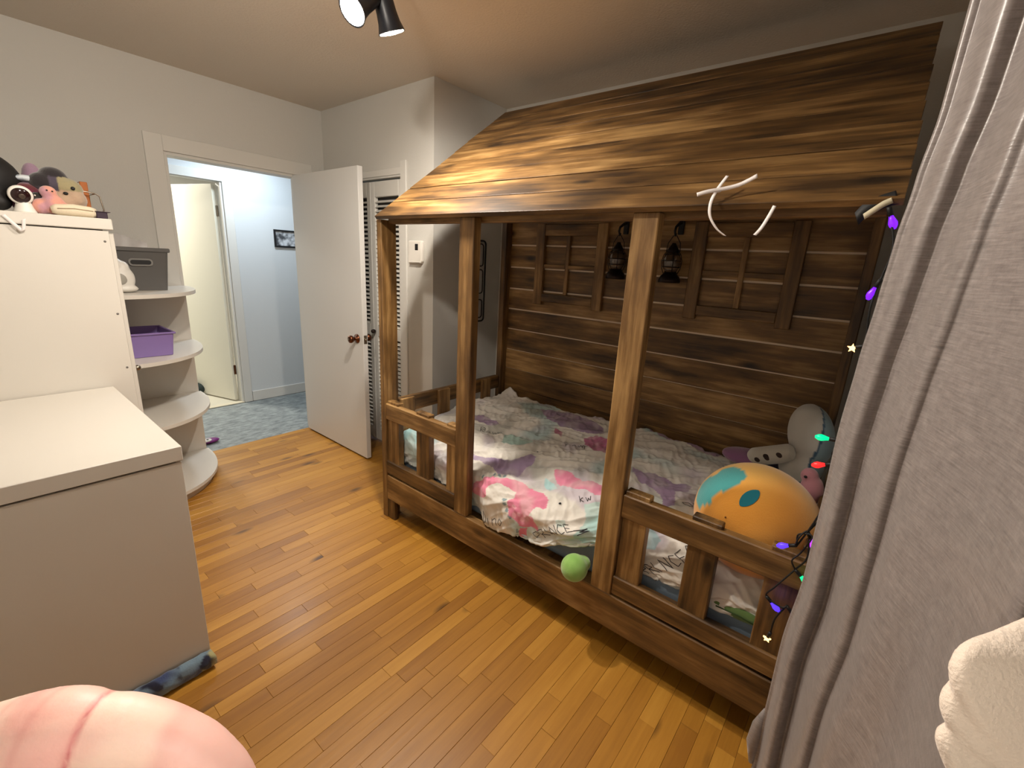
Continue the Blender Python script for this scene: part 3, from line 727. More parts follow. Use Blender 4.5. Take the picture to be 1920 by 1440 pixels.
# ------------------------------------------------------------------ lanterns on the back panel
GLASS = plain('lantern_glass', srgb(84, 68, 52), .07, spec=1.0)
def lantern(y, label):
    L = empty('lantern', (2.30, y, 1.405), label, 'lantern', 'lanterns on the bed back panel')
    x = 2.285; z = 1.405
    lathe('base', [(.052, 0), (.054, .012), (.046, .03), (.036, .04), (.030, .052)], (x, y, z), M['iron'], L)
    lathe('globe', [(.028, .05), (.038, .07), (.044, .095), (.042, .118), (.032, .14), (.024, .15)], (x, y, z), GLASS, L)
    lathe('cap', [(.028, .146), (.030, .154), (.02, .17), (.012, .182), (.010, .19)], (x, y, z), M['iron'], L)
    for zz, r in ((.075, .043), (.105, .047), (.135, .038)):
        tube('guard_ring', [(x+r*math.cos(k*math.pi/9), y+r*math.sin(k*math.pi/9), z+zz) for k in range(19)], .0022, M['iron'], L, 6)
    for k in range(4):
        a = k*math.pi/2+.5
        tube('guard_wire', [(x+r*math.cos(a), y+r*math.sin(a), z+zz) for r, zz in ((.034, .045), (.044, .07), (.048, .105), (.04, .135), (.026, .152))], .0022, M['iron'], L, 6)
    tube('bail', [(x, y-.034, z+.15), (x, y-.03, z+.19), (x, y-.008, z+.225), (x, y+.008, z+.225), (x, y+.03, z+.19), (x, y+.034, z+.15)], .0022, M['iron'], L, 6)
    hk = box('bracket', 2.347, 2.361, y-.014, y+.014, z+.235, z+.30, M['black'], L, .003)
    tube('hook', [(2.35, y, z+.29), (2.32, y, z+.285), (x-.005, y, z+.265), (x-.012, y, z+.245), (x, y, z+.225), (x+.012, y, z+.235)], [.007, .007, .006, .006, .005, .003], M['black'], hk, 8)
    return L
lantern(1.145, 'small dark railway lantern hanging on the back panel nearer the foot end')
lantern(.848, 'small dark railway lantern hanging on the back panel nearer the head end')

# ------------------------------------------------------------------ string lights at the head corner
sl_ = empty('string_lights', (1.345, .02, .40), 'string of coloured star shaped fairy lights draped down the head corner of the bed', 'string lights')
def glow(name, c, s): return plain(name, (c[0]*.5, c[1]*.5, c[2]*.5, 1), .3, emit=(*c, 1), es=s)
BC = {'purple': glow('bulb_purple', (.16, .01, 1), 1.7), 'warm': glow('bulb_warm', (1, .6, .2), 3.5), 'green': glow('bulb_green', (.0, .8, .25), 1.6), 'red': glow('bulb_red', (1, .02, .02), 1.6), 'blue': glow('bulb_blue', (.05, .02, 1), 3), 'magenta': glow('bulb_magenta', (.5, .05, .95), 1.5)}
bulbs = [(.021, 1.599, 'purple', -.4), (.020, 1.444, 'purple', .3), (.032, 1.306, 'warm', 1.2), (.038, 1.072, 'green', 1.5), (.032, 1.001, 'red', 1.2), (.066, .745, 'blue', 1.1), (.014, .783, 'magenta', -.5), (.013, .668, 'green', -.9), (.064, .552, 'blue', -.9), (.013, .547, 'magenta', -.8), (.058, .434, 'warm', .2)]
XS = 1.342
cordpts = []
for i, (y, z, c, a) in enumerate(bulbs):
    d = V((0, math.sin(a), -math.cos(a)))
    p = V((XS, y, z))
    if c == 'warm':
        bm = bmesh.new(); top = []
        for k in range(10):
            r = .011 if k % 2 == 0 else .0048; ang = k*math.pi/5+.3; top.append((XS, y+r*math.cos(ang), z+r*math.sin(ang)))
        bulb = prism('bulb', [(XS-.003, q[1], q[2]) for q in top], (.006, 0, 0), BC[c], sl_)
    else:
        bulb = lathe('bulb', [(.0035, -.008), (.0055, 0), (.0085, .010), (.0075, .017), (.003, .024)], p, BC[c], sl_, d, 10)
    lathe('socket', [(.0045, -.026), (.005, -.02), (.005, -.006)], p, M['black'], sl_, d, 10)
    cordpts.append(p - d*.026)
def smooth_path(pts, n=6):
    out = []
    for i in range(len(pts)-1):
        a, b, c, d = pts[max(i-1, 0)], pts[i], pts[i+1], pts[min(i+2, len(pts)-1)]
        for k in range(n):
            t = k/n; out.append(.5*((2*b)+(c-a)*t+(2*a-5*b+4*c-d)*t*t+(3*b-a-3*c+d)*t**3))
    return out + [pts[-1]]
path = []
for i, p in enumerate(cordpts):
    path.append(p)
    if i < len(cordpts)-1:
        mid = (p+cordpts[i+1])/2; path.append(mid + V((-.006, .012*(1 if i % 2 else -1)-.004, random.uniform(-.012, .012))))
tube('cord', smooth_path(path), .0024, M['black'], sl_, 6)
tube('cord', smooth_path([cordpts[5], V((XS, .045, .79)), V((XS-.006, .015, .80)), V((XS, .03, .74)), V((XS-.004, .045, .71)), cordpts[7]]), .0022, M['black'], sl_, 6)
tube('cord', smooth_path([cordpts[3], V((XS, .012, 1.10)), V((XS-.004, .006, 1.05)), V((XS, .012, .99)), V((XS, .006, .93)), V((XS, .008, .86)), cordpts[6]]), .0022, M['black'], sl_, 6)

# ------------------------------------------------------------------ ribbons
def ribbon_part(name, pts, wd, wdir, mat, parent):
    P = smooth_path([V(p) for p in pts], 5); vs_, fs = [], []
    for i, p in enumerate(P):
        s = V(wdir).normalized()*wd/2; vs_ += [p-s, p+s]
        if i: n0 = 2*i-2; fs.append((n0, n0+1, n0+3, n0+2))
    o = mesh_obj(name, vs_, fs, mat, parent, True)
    so = o.modifiers.new('t', 'SOLIDIFY'); so.thickness = .0012
    return o
rb = empty('ribbon', (1.34, .39, 1.64), 'white curling ribbon tied on the lower roof edge of the house bed', 'ribbon')
ribbon_part('ribbon_strand', [(1.318, .446, 1.664), (1.326, .42, 1.672), (1.345, .385, 1.68), (1.355, .35, 1.69), (1.352, .312, 1.708)], .010, (0, .3, 1), M['paper'], rb)
ribbon_part('ribbon_strand', [(1.362, .388, 1.715), (1.342, .402, 1.68), (1.322, .408, 1.645), (1.322, .405, 1.61), (1.33, .385, 1.578), (1.335, .362, 1.56)], .0085, (.2, 1, .2), M['paper'], rb)
ell('knot', (1.347, .40, 1.678), (.007, .009, .007), M['paper'], rb, None, 10, 8)
rb2 = empty('ribbon', (1.35, .27, 1.58), 'white ribbon end hanging straight below the roof edge', 'ribbon')
ribbon_part('ribbon_strand', [(1.333, .256, 1.632), (1.331, .264, 1.608), (1.331, .276, 1.58), (1.333, .289, 1.562)], .0085, (.2, 1, .3), M['paper'], rb2)
rb3 = empty('ribbon', (1.365, .075, 1.6), 'cream tag on a dark strap under the roof edge by the purple fairy light', 'ribbon')
ribbon_part('ribbon_strand', [(1.345, .028, 1.638), (1.343, .042, 1.63), (1.343, .056, 1.618), (1.345, .072, 1.604)], .013, (0, .45, 1), plain('cream_tag', srgb(206, 196, 168), .7), rb3)
ribbon_part('strap', [(1.352, .02, 1.645), (1.352, .045, 1.636), (1.352, .07, 1.622), (1.352, .085, 1.60)], .03, (0, .45, 1), M['black'], rb3)

# ------------------------------------------------------------------ curtain
YE = ((.0, .012), (.21, .0125), (.405, .016), (.62, .018), (.81, .008), (.98, .010), (1.17, .014), (1.305, .011), (1.43, .006), (1.54, .003), (1.63, -.003), (1.755, -.012), (1.91, -.012), (2.4, -.03))
cur = empty('curtain', (.75, -.1, 0), 'shimmering grey velvet curtain hanging in soft folds beside the bed', 'curtain')
NS, NZ = 220, 90; verts = []; faces = []
for j in range(NZ+1):
    z = .015 + 2.30*j/NZ
    ye = lerp_tab(YE, z)
    flare = 1 - .35*sstep(.4, 2.2, z)
    for i in range(NS+1):
        s = i/NS
        r0 = ye/1.12
        r = r0 - .40*(s**.92 + .055*math.sin(2*math.pi*(s*1.7+.15+.06*z))*sstep(.1, .35, s))
        ph = s**.72*5.4 + .35*(z-1.2)*s*(1-s) + .25*math.sin(z*1.7+s*3)
        fold = .034*math.sin(2*math.pi*ph)*(.35+.65*math.exp(-((s-.12)/.16)**2)) + .060*math.sin(2*math.pi*(s*2.2+.35+.12*z))*sstep(.15, .5, s)
        X = 1.12 - .74*s + fold*flare*sstep(0, .03, s)*.9
        X += .010*noise.noise(V((s*9, z*1.5, 3)))
        Y = X*r
        Y = max(Y, YW+.03)
        verts.append(V((X, Y, z)))
for j in range(NZ):
    for i in range(NS): faces.append((j*(NS+1)+i, j*(NS+1)+i+1, (j+1)*(NS+1)+i+1, (j+1)*(NS+1)+i))
o = mesh_obj('curtain_panel', verts, faces, M['curtain'], cur, True)
so = o.modifiers.new('t', 'SOLIDIFY'); so.thickness = .003
tube('hem_fold', [(1.125, .016, .40), (1.13, .022, .34), (1.128, .024, .28), (1.125, .018, .22)], [.004, .014, .016, .006], M['curtain'], cur, 10)
tube('curtain_rod', [(.1, -.09, 2.335), (1.3, -.03, 2.335)], .011, M['metal'], cur, 12)
for k in range(9):
    s = .03+k*.115; X = 1.12-.74*s; lathe('curtain_ring', [(.016, -.002), (.019, 0), (.016, .002)], (X, -.03-(1.3-X)*.05, 2.335), M['metal'], cur, (1, 0, 0), 14)

# ------------------------------------------------------------------ furniture on the left
W_ = M['melamine']
dr = empty('dresser', (.1, 2.06, 0), 'low white dresser with a flat top in front of the tall white cabinet', 'dresser')
box('top', -.17, .372, 1.609, 2.51, .802, .85, W_, dr, .002)
box('end_panel', -.16, .368, 1.614, 1.632, 0, .795, W_, dr, .0015)
box('end_panel', -.16, .364, 2.49, 2.508, 0, .795, W_, dr, .0015)
box('back_panel', -.165, -.155, 1.636, 2.49, .05, .795, W_, dr, .001)
box('top_gap', -.15, .355, 1.624, 2.5, .794, .803, M['dark_gap'], dr, 0)
for k in range(3):
    d = box('drawer', .346, .364, 1.642, 2.486, .05+k*.245, .285+k*.245, W_, dr, .002)
    for y in (1.85, 2.28): ell('knob', (.378, y, .17+k*.245), (.014, .016, .016), M['metal'], d, None, 12, 8)
tc_ = empty('tall_cabinet', (.15, 2.8, 0), 'tall white cabinet with toys piled on its top', 'cabinet')
box('side_panel', -.17, .447, 2.518, 2.536, 0, 1.498, W_, tc_, .0015)
box('side_panel', -.17, .447, 2.85, 2.868, 0, 1.498, W_, tc_, .0015)
box('back_panel', -.175, -.165, 2.536, 2.85, 0, 1.498, W_, tc_, .001)
box('top', -.18, .462, 2.508, 2.878, 1.502, 1.545, W_, tc_, .003)
box('top_gap', -.16, .43, 2.522, 2.865, 1.494, 1.506, M['dark_gap'], tc_, 0)
cdoor = box('door', .449, .465, 2.54, 2.846, .06, 1.49, W_, tc_, .002)
ell('knob', (.48, 2.60, .9), (.014, .013, .013), M['metal'], cdoor, None, 12, 8)
for z in (1.456, 1.16, .925): lathe('screw_cap', [(.0045, 0), (.0045, .0008), (.001, .0014)], (.43, 2.518, z), plain('screw_grey', srgb(110, 105, 100), .5), tc_, (0, -1, 0), 10)
ribbon_part('tape_strip', [(.16, 2.503, 1.53), (.19, 2.502, 1.49), (.2, 2.503, 1.478), (.205, 2.502, 1.49), (.21, 2.503, 1.52)], .012, (1, 0, .4), M['paper'], tc_)

# corner shelf unit with quarter round shelves
cs = empty('corner_shelf', (.45, 3.3, 0), 'white open corner shelf unit with rounded shelves between tall cabinet and doorway', 'shelf')
SX, SY = .45, 3.505
def quarter(ax, by, z, n=18):
    pts = [(SX, SY, z), (SX, SY-by, z)]
    for k in range(1, n): a = math.pi/2*k/n; e = .86; pts.append((SX+ax*math.sin(a)**e, SY-by*math.cos(a)**e, z))
    pts.append((SX+ax, SY, z)); return pts
for z in (.052, .475, .835, 1.185): prism('shelf_board', quarter(.515, .635, z), (0, 0, .02), W_, cs, .002)
prism('plinth', quarter(.485, .60, 0), (0, 0, .052), W_, cs)
box('back_panel', .45, .955, 3.507, 3.524, 0, 1.185, W_, cs, .0015)
box('side_panel', .43, .449, 2.87, 3.524, 0, 1.205, W_, cs, .0015)

# grey bin
gb = empty('storage_bin', (.69, 3.3, 1.206), 'dark grey plastic bin with cut-out handle on the top corner shelf', 'bin')
def tapered_bin(name, x0, x1, y0, y1, z0, z1, tp, th, mat, parent):
    bm = bmesh.new()
    def ring(x0, x1, y0, y1, z): return [bm.verts.new(p) for p in ((x0, y0, z), (x1, y0, z), (x1, y1, z), (x0, y1, z))]
    R = [ring(x0+tp, x1-tp, y0+tp, y1-tp, z0), ring(x0, x1, y0, y1, z1), ring(x0+th, x1-th, y0+th, y1-th, z1), ring(x0+tp+th, x1-tp-th, y0+tp+th, y1-tp-th, z0+th)]
    for a, b in zip(R, R[1:]):
        for k in range(4): bm.faces.new((a[k], a[(k+1) % 4], b[(k+1) % 4], b[k]))
    bm.faces.new(R[0][::-1]); bm.faces.new(R[3])
    bmesh.ops.bevel(bm, geom=[e for e in bm.edges if abs(e.verts[0].co.z-e.verts[1].co.z) > .02], offset=.012, segments=3, affect='EDGES', profile=.5)
    return from_bm(name, bm, mat, parent, False)
tapered_bin('bin_body', .535, .80, 3.14, 3.42, 1.206, 1.428, .02, .004, M['plastic_grey'], gb)
box('rim', .527, .806, 3.134, 3.148, 1.412, 1.434, M['plastic_grey'], gb, .004)
prism('handle_slot', [(p[0], 3.1385, p[2]) for p in rrect(.625, .715, 1.345, 1.368, .011, 0)[:-1]], (0, .004, 0), M['black'], gb)
prism('handle_rim', [(p[0], 3.1405, p[2]) for p in rrect(.617, .723, 1.337, 1.376, .017, 0)[:-1]], (0, .003, 0), plain('grey_rim', srgb(128, 126, 122), .35), gb)
bgm = plain('clear_bag', srgb(206, 200, 200), .3, alpha=.55)
vs_, fs = [], []
for i in range(13):
    for j in range(6):
        x = .56+.2*i/12; z = 1.40+(.105-.05*abs(i-4)/8)*j/5
        vs_.append(V((x, 3.36+.02*noise.noise(V((x*20, z*18, 2))), z+.012*noise.noise(V((x*25, 3, 1))))))
for i in range(12):
    for j in range(5): fs.append((i*6+j, (i+1)*6+j, (i+1)*6+j+1, i*6+j+1))
bgo = mesh_obj('plastic_bag', vs_, fs, bgm, None, True)
tag(bgo, 'crumpled clear plastic bag sticking up out of the grey bin', 'bag')
# white gadget in front of the bin
wg = empty('humidifier', (.565, 3.04, 1.206), 'rounded white gadget with grey oval panel standing before the grey bin', 'humidifier')
bm = bmesh.new(); bm_ell(bm, (.555, 3.05, 1.275), (.062, .05, .07)); bm_ell(bm, (.535, 3.05, 1.34), (.04, .04, .045)); bm_ell(bm, (.57, 3.05, 1.325), (.03, .035, .04)); bm_ell(bm, (.565, 3.05, 1.225), (.06, .05, .02))
remesh('gadget_body', bm, M['plastic_white'], .006, wg, 5)
ell('oval_panel', (.546, 3.006, 1.275), (.03, .008, .028), plain('grey_panel', srgb(160, 156, 146), .5), wg, Matrix.Rotation(.6, 3, 'Y'))
# purple bin
pb = empty('storage_bin', (.66, 3.2, .857), 'purple plastic tray bin on the second corner shelf', 'bin')
tapered_bin('bin_body', .50, .745, 3.03, 3.32, .857, .985, .012, .004, M['plastic_purple'], pb)
for (a, b, c, d) in ((.493, .752, 3.023, 3.034), (.493, .752, 3.316, 3.327), (.493, .504, 3.034, 3.316), (.741, .752, 3.034, 3.316)):
    box('rim', a, b, c, d, .977, .988, M['plastic_purple'], pb, .003)

# cloth sticking out under the dresser
def cloth_col(p):
    c = mixc(srgb(54, 66, 104), srgb(112, 134, 150), sstep(-.3, .4, noise.noise(p*16)))
    c = mixc(c, srgb(166, 160, 112), sstep(.15, .3, noise.noise(p*11+V((5, 2, 1))) + (p.x-.30)*2))
    return mixc(c, srgb(24, 26, 50), sstep(.2, .35, noise.noise(p*22+V((1, 9, 4)))))
vs_, fs = [], []; nu, nv_ = 60, 16
for i in range(nu+1):
    for j in range(nv_+1):
        x = .02 + .345*i/nu; a = math.pi*j/nv_
        b_ = .022*(.7+.5*noise.noise(V((x*14, 0, 2))))
        vs_.append(V((x + (.010*math.sin(a) if i == nu else 0), 1.605 - (.022+b_*.5)*math.sin(a)*.9 + .006*noise.noise(V((x*40, a*2, 7))), max(.001, .034 - .033*math.cos(a)*-1 + .010*noise.noise(V((x*30, a, 1)))*math.sin(a)))))
for i in range(nu):
    for j in range(nv_): fs.append((i*(nv_+1)+j, (i+1)*(nv_+1)+j, (i+1)*(nv_+1)+j+1, i*(nv_+1)+j+1))
cl = mesh_obj('blanket', vs_, fs, M['plush'], None, True); paint(cl, cloth_col)
so = cl.modifiers.new('t', 'SOLIDIFY'); so.thickness = .002
tag(cl, 'blue and olive patterned cloth squeezed along the floor under the dresser end', 'blanket')

# ------------------------------------------------------------------ toys on the tall cabinet
ZT = 1.545
bc = empty('baby_camera', (.222, 2.60, ZT), 'white baby camera with a round dark lens on the tall cabinet', 'camera')
ax = V((-.18, -.93, -.30)).normalized()
ax = V((0, -.97, -.2)).normalized()
lathe('camera_head', [(.02, -.035), (.031, -.03), (.034, -.01), (.034, 0), (.030, .004)], (.222, 2.58, ZT+.062), M['plastic_white'], bc, ax, 28)
lathe('lens_disc', [(.027, .003), (.026, .006), (.008, .0065)], (.222, 2.58, ZT+.062), M['lens'], bc, ax, 28)
lathe('lens_ring', [(.009, .006), (.0095, .009), (.006, .010)], (.2245, 2.58, ZT+.060), plain('lens_ring', srgb(90, 78, 70), .2, metal=.5), bc, ax, 16)
lathe('camera_base', [(.033, 0), (.033, .006), (.026, .02), (.022, .034), (.020, .044)], (.227, 2.60, ZT), M['plastic_white'], bc)
bh = empty('black_bag', (.12, 2.68, ZT), 'black soft bag slumped at the end of the toy pile', 'bag')
bm = bmesh.new(); bm_ell(bm, (.10, 2.70, ZT+.115), (.15, .12, .115)); bm_ell(bm, (.06, 2.70, ZT+.16), (.12, .11, .13)); bm_ell(bm, (.155, 2.64, ZT+.035), (.05, .06, .035))
remesh('bag_body', bm, M['black'], .012, bh, 6)
tube('bag_strap', [(.0, 2.62, ZT+.26), (.06, 2.585, ZT+.22), (.11, 2.575, ZT+.16), (.13, 2.58, ZT+.1)], .007, M['lamp_black'], bh)
def plush(name, label, blobs, colfn, loc, vox=.006, extra=()):
    e = empty(name, loc, label, 'plush toy')
    bm = bmesh.new()
    for c, r in blobs: bm_ell(bm, c, r)
    o = remesh('plush_body', bm, M['plush'], vox, e, 4); paint(o, colfn)
    for nm, c, r, mt in extra: ell(nm, c, r, mt, e, None, 10, 8)
    return e
plush('plush_dog', 'tan plush dog with dark floppy ears lying on the toy pile', [((.36, 2.66, 1.655), (.055, .05, .042)), ((.33, 2.67, 1.69), (.045, .045, .042)), ((.382, 2.65, 1.615), (.038, .045, .04)), ((.35, 2.66, 1.60), (.06, .055, .05)), ((.295, 2.655, 1.67), (.04, .04, .035))],
      lambda p: srgb(34, 28, 32) if (p.z > 1.695 or (p.x < .31 and p.z > 1.65)) else (srgb(72, 64, 78) if p.x < .335 and p.z > 1.64 else (srgb(150, 140, 106) if p.z > 1.645 else srgb(178, 152, 128))), (.35, 2.65, ZT), .006,
      (('eye', (.376, 2.611, 1.655), (.007, .005, .007), M['black']), ('nose', (.352, 2.612, 1.633), (.008, .006, .006), M['black'])))
plush('pink_doll', 'pink and peach soft doll sitting beside the baby camera', [((.31, 2.60, 1.585), (.035, .03, .04)), ((.30, 2.60, 1.63), (.026, .025, .024)), ((.275, 2.61, 1.575), (.03, .03, .03)), ((.34, 2.60, 1.57), (.03, .03, .025))],
      lambda p: mixc(srgb(214, 150, 132), srgb(190, 140, 150), sstep(-.3, .3, noise.noise(p*30))), (.31, 2.60, ZT), .005, (('eye', (.295, 2.576, 1.635), (.003, .003, .003), M['black']), ('eye', (.310, 2.576, 1.633), (.003, .003, .003), M['black'])))
plush('dark_plush', 'small dark grey plush squeezed between the baby camera and pink doll', [((.262, 2.62, 1.575), (.022, .03, .03)), ((.268, 2.625, 1.61), (.016, .02, .018))], lambda p: mixc(srgb(40, 38, 36), srgb(96, 92, 88), sstep(0, .4, noise.noise(p*50))), (.262, 2.62, ZT), .005, (('eye', (.262, 2.60, 1.613), (.003, .003, .003), M['plastic_white']),))
plush('red_plush', 'dark red and magenta soft toy lying under the black bag', [((.245, 2.66, 1.625), (.045, .04, .035)), ((.265, 2.665, 1.60), (.03, .035, .045)), ((.225, 2.655, 1.59), (.03, .03, .045))], lambda p: mixc(srgb(92, 26, 34), srgb(112, 40, 80), sstep(-.2, .3, noise.noise(p*25))), (.21, 2.69, ZT), .007)
plush('shiny_plush', 'silvery blue sequinned soft toy on top of the toy pile', [((.255, 2.665, 1.675), (.035, .03, .014)), ((.225, 2.665, 1.675), (.025, .025, .012))], lambda p: mixc(srgb(92, 110, 128), srgb(206, 214, 220), sstep(-.1, .5, noise.noise(p*45))), (.25, 2.66, 1.66), .005)
plush('mauve_plush', 'pale mauve plush ear standing up behind the toy pile', [((.285, 2.79, 1.70), (.03, .03, .05)), ((.275, 2.79, 1.66), (.03, .03, .06)), ((.28, 2.79, 1.605), (.04, .04, .06))], lambda p: srgb(150, 122, 142), (.28, 2.76, ZT), .007)
ob = empty('orange_book', (.42, 2.70, ZT), 'orange covered book standing upright at the end of the toy pile', 'book')
box('cover', .416, .441, 2.725, 2.80, ZT, ZT+.15, plain('orange_cover', srgb(168, 92, 24), .6), ob, .002)
box('pages', .4145, .4385, 2.729, 2.797, ZT+.004, ZT+.146, plain('pages', srgb(214, 204, 184), .8), ob, 0)
cr_ = empty('cream_roll', (.38, 2.575, ZT), 'cream rolled cloth lying along the front edge of the tall cabinet top', 'cloth')
tube('roll_body', [(.295, 2.565, ZT+.020), (.31, 2.563, ZT+.022), (.36, 2.562, ZT+.024), (.41, 2.565, ZT+.022), (.425, 2.565, ZT+.02)], [.012, .02, .0235, .021, .017], plain('cream_cloth', srgb(222, 208, 182), .9, .2, 80), cr_, 16)
tube('roll_seam', [(.31, 2.543, ZT+.025), (.36, 2.539, ZT+.03), (.415, 2.545, ZT+.026)], .0022, plain('roll_seam', srgb(170, 150, 124), .9), cr_, 6)
ds = empty('dark_box', (.445, 2.58, ZT), 'small dark plum box at the corner of the tall cabinet top', 'box')
box('box_body', .423, .458, 2.545, 2.62, ZT, ZT+.026, plain('plum_card', srgb(40, 18, 40), .6), ds, .002)
box('box_lid', .420, .468, 2.542, 2.623, ZT+.026, ZT+.029, plain('plum_lid', srgb(70, 56, 66), .5), ds, .001)
wf = empty('wire_rack', (.43, 2.74, ZT), 'thin grey wire rack arch at the end of the tall cabinet top', 'rack')
tube('wire', [(.385, 2.69, ZT), (.385, 2.69, ZT+.10), (.395, 2.69, ZT+.112), (.455, 2.69, ZT+.106), (.468, 2.69, ZT+.095), (.475, 2.69, ZT+.04), (.452, 2.69, ZT+.003)], .0028, M['metal'], wf)
tube('wire', [(.385, 2.82, ZT), (.385, 2.82, ZT+.10), (.395, 2.82, ZT+.112), (.455, 2.82, ZT+.106), (.452, 2.82, ZT+.003)], .0028, M['metal'], wf)
tube('wire', [(.456, 2.69, ZT+.105), (.456, 2.82, ZT+.105)], .0024, M['metal'], wf)

# ------------------------------------------------------------------ ceiling spot lamps
def spot_head(pos, aim, name_label, watts, cone, col=SPOT_COL):
    pos = V(pos); a = V(aim).normalized()
    L = empty('spotlight', (pos.x, pos.y, HC), name_label, 'spotlight', 'ceiling spotlights')
    lathe('shade', [(.030, -.15), (.034, -.145), (.036, -.06), (.040, -.03), (.048, -.004), (.050, 0), (.046, -.002)], pos, M['lamp_black'], L, a, 28)
    em = plain('lit_bulb', (1, 1, 1, 1), .3, emit=(1.0, .93, .82, 1), es=60)
    lathe('bulb_face', [(.045, -.004), (.043, .001), (.02, .004)], pos, em, L, a, 28)
    back = pos - a*.10
    top = V((back.x, back.y, HC-.03))
    tube('arm', [back, back+V((0, 0, .03)), top], .009, M['lamp_black'], L, 10)
    lathe('mount', [(.03, 0), (.03, .012), (.02, .03)], (back.x, back.y, HC-.032), M['lamp_black'], L)
    l = bpy.data.lights.new('spot_beam', 'SPOT'); l.energy = watts; l.color = col; l.spot_size = math.radians(cone); l.spot_blend = .75; l.shadow_soft_size = .035
    o = bpy.data.objects.new('spot_beam', l); C.objects.link(o); o.parent = L
    p = pos + a*.012; o.location = p - L.location
    o.rotation_euler = a.to_track_quat('-Z', 'Y').to_euler()
    return L
spot_head(LAMP_B, (.40, .02, -.92), 'black ceiling spotlight pointing straight down beside the bed roof', 104, 165)
spot_head(LAMP_A, (-.70, -.10, -.66), 'black ceiling spotlight tilted towards the white dresser', 52, 165)
spot_head((.66, 1.05, 2.25), (-.05, -.80, -.60), 'black ceiling spotlight out of view, added to light the grey curtain', 74, 120)  # head out of view, added to light the curtain and things near the camera
spot_head((.40, 1.10, 2.25), (.12, .9, -.34), 'black ceiling spotlight out of view, added to brighten the doorway wall', 70, 138)  # another unseen head, added to lift the door wall and dresser end
tag(box('light_track', .30, 1.35, 1.27, 1.30, HC-.03, HC-.001, M['lamp_black'], None, .003), 'black ceiling track that carries the spotlights', 'track')

# ------------------------------------------------------------------ the person holding the phone
SKIN = attr_mat('skin_print', .5, .05, 400, 0)
SKIN.node_tree.nodes['Principled BSDF'].inputs['Subsurface Weight'].default_value = .2
SKIN.node_tree.nodes['Principled BSDF'].inputs['Subsurface Radius'].default_value = (.008, .003, .002)
ps = empty('person', (-.1, .12, .9), 'person with bare left hand and a white fleece sleeve close to the lens', 'person')
bm = bmesh.new()
def chain(pts, rad, n=14):
    P = smooth_path([V(p) for p in pts], 10); m_ = len(P)
    R_ = []
    for i in range(m_):
        t = i/(m_-1)*(len(rad)-1); k = min(int(t), len(rad)-2); R_.append(rad[k]+(rad[k+1]-rad[k])*(t-k))
    bm_tube(bm, P, R_, n); bm_ell(bm, P[-1], (R_[-1],)*3, None, 14, 10)
chain([(-.0491, .2388, 1.2746), (-.0229, .2029, 1.2947), (-.0004, .1748, 1.3065), (.0193, .1552, 1.2991), (.0287, .1454, 1.2846), (.0328, .1422, 1.2702)], [.0138 - .0009*t + .0010*math.exp(-((t-1.9)/.5)**2) - .0012*math.exp(-((t-2.25)/.12)**2) - .0004*math.exp(-((t-3.15)/.2)**2) - .0006*max(0, t-4)**2 for t in [k*.1 for k in range(51)]])
chain([(-.0555, .2437, 1.2483), (-.0267, .2013, 1.2722), (-.0031, .1701, 1.2841), (.0174, .1474, 1.2759), (.0266, .1372, 1.2599), (.0282, .1367, 1.2444)], [.0135, .0118, .0124, .0112, .0105, .0085])
chain([(-.0622, .2484, 1.2207), (-.0326, .2049, 1.2444), (-.0093, .1729, 1.2575), (.0095, .1535, 1.2479), (.0175, .1443, 1.2309), (.0189, .1437, 1.2144)], [.013, .0112, .0118, .0104, .0098, .008])
chain([(-.0688, .2533, 1.1938), (-.042, .213, 1.2168), (-.023, .1879, 1.2256), (-.0072, .1701, 1.2188), (-.0002, .163, 1.2035), (.0003, .1639, 1.188)], [.0115, .0098, .0102, .009, .0086, .007])
chain([(-.085, .262, 1.222), (-.0700, .2250, 1.2300), (-.0522, .1942, 1.2398), (-.0323, .1682, 1.2568), (-.0182, .1586, 1.2564)], [.018, .016, .013, .0125, .0095])
for p, q in (((-.0491, .2388, 1.2746), (-.0973, .2905, 1.2259)), ((-.0555, .2437, 1.2483), (-.0973, .2905, 1.2159)), ((-.0622, .2484, 1.2207), (-.0973, .2905, 1.2059)), ((-.0688, .2533, 1.1938), (-.10, .2905, 1.196))):
    chain([p, (V(p)+V(q))/2, q], [.0145, .017, .02])
chain([(-.0973, .2905, 1.2109), (-.1154, .2915, 1.1853), (-.1543, .278, 1.0798), (-.20, .20, .96)], [.027, .028, .036, .043], 18)
hand = remesh('hand', bm, SKIN, .0016, ps, 3)
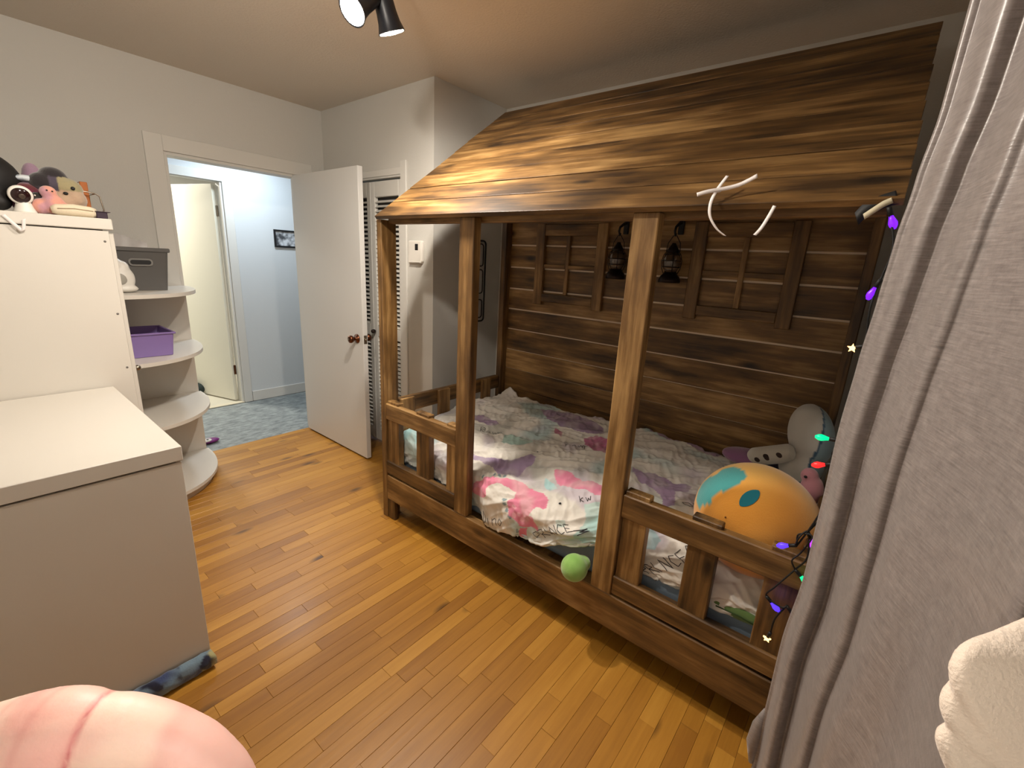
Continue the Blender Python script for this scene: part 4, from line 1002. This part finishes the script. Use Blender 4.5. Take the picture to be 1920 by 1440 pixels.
def skin_col(p):
    c = mixc(srgb(250, 214, 196), srgb(246, 196, 184), sstep(-.3, .4, noise.noise(p*45)))
    c = mixc(c, srgb(232, 150, 146), sstep(.15, .5, noise.noise(p*60+V((2, 5, 1))))*.4)
    tg = V((.0197, -.0196, -.0074)).normalized()
    for pc, k, st in ((V((.0045, .170, 1.3047)), 1.0, .9), (V((-.0060, .180, 1.3060)), 1.6, .22), (V((-.0140, .190, 1.3010)), 1.6, .2), (V((.0205, .1535, 1.2975)), 2.5, .14)):
        d = p-pc
        if d.length < .03:
            h = (p.z-pc.z-.004); a = d.dot(tg) + 14*h*h
            c = mixc(c, srgb(206, 108, 110), st*math.exp(-(a/(.0009*k))**2))
            if st > .8 and a < 0: c = mixc(c, srgb(238, 164, 158), .45*math.exp(a/.02))
    return c
paint(hand, skin_col)
# finger creases
# sleeve: overlapping cuffs of soft fleece, each a rounded lip that runs back along the arm
bm = bmesh.new()
def lip(pts, rad, back):
    P = smooth_path([V(p) for p in pts], 6); b = V(back)
    for k in range(9):
        t = k/8; bm_tube(bm, [p + b*t - V((0, 0, .010))*t*t for p in P], rad*(1+.9*t), 14)
        bm_ell(bm, P[0] + b*t - V((0, 0, .010))*t*t, (rad*(1+.9*t),)*3, None, 12, 8)
lip([(.3336, -.1008, 1.2938), (.3082, -.0829, 1.2885), (.2899, -.0707, 1.2866), (.2809, -.0671, 1.2804), (.2776, -.0709, 1.2697), (.2786, -.0809, 1.2571), (.2858, -.0995, 1.243), (.2961, -.12, 1.2294)], .0050, (.030, -.040, -.004))
lip([(.2852, -.0699, 1.2672), (.2786, -.0673, 1.2616), (.2753, -.0715, 1.2539), (.2779, -.0837, 1.245), (.2862, -.1031, 1.2358), (.2948, -.1216, 1.2221)], .0048, (.036, -.046, -.006))
lip([(.279, -.0737, 1.248), (.2744, -.0695, 1.2444), (.2722, -.0742, 1.2352), (.2717, -.0812, 1.225), (.2702, -.087, 1.2114)], .0050, (.036, -.046, -.006))
bm_tube(bm, smooth_path([V((.325, -.120, 1.245)), V((.322, -.150, 1.17)), V((.29, -.16, 1.08)), V((.20, -.15, .95))]), [.034]*5+[.045]*7+[.058]*7, 20)
remesh('sleeve', bm, M['sleeve'], .0016, ps, 8)
# weak fill light added at the phone's flash position for hand and sleeve
fl = bpy.data.lights.new('flash_fill', 'POINT'); fl.energy = .95; fl.color = (1.0, .95, .88); fl.shadow_soft_size = .004
fo = bpy.data.objects.new('flash_fill', fl); C.objects.link(fo); fo.location = CAM_POS + V((.004, -.013, -.024))
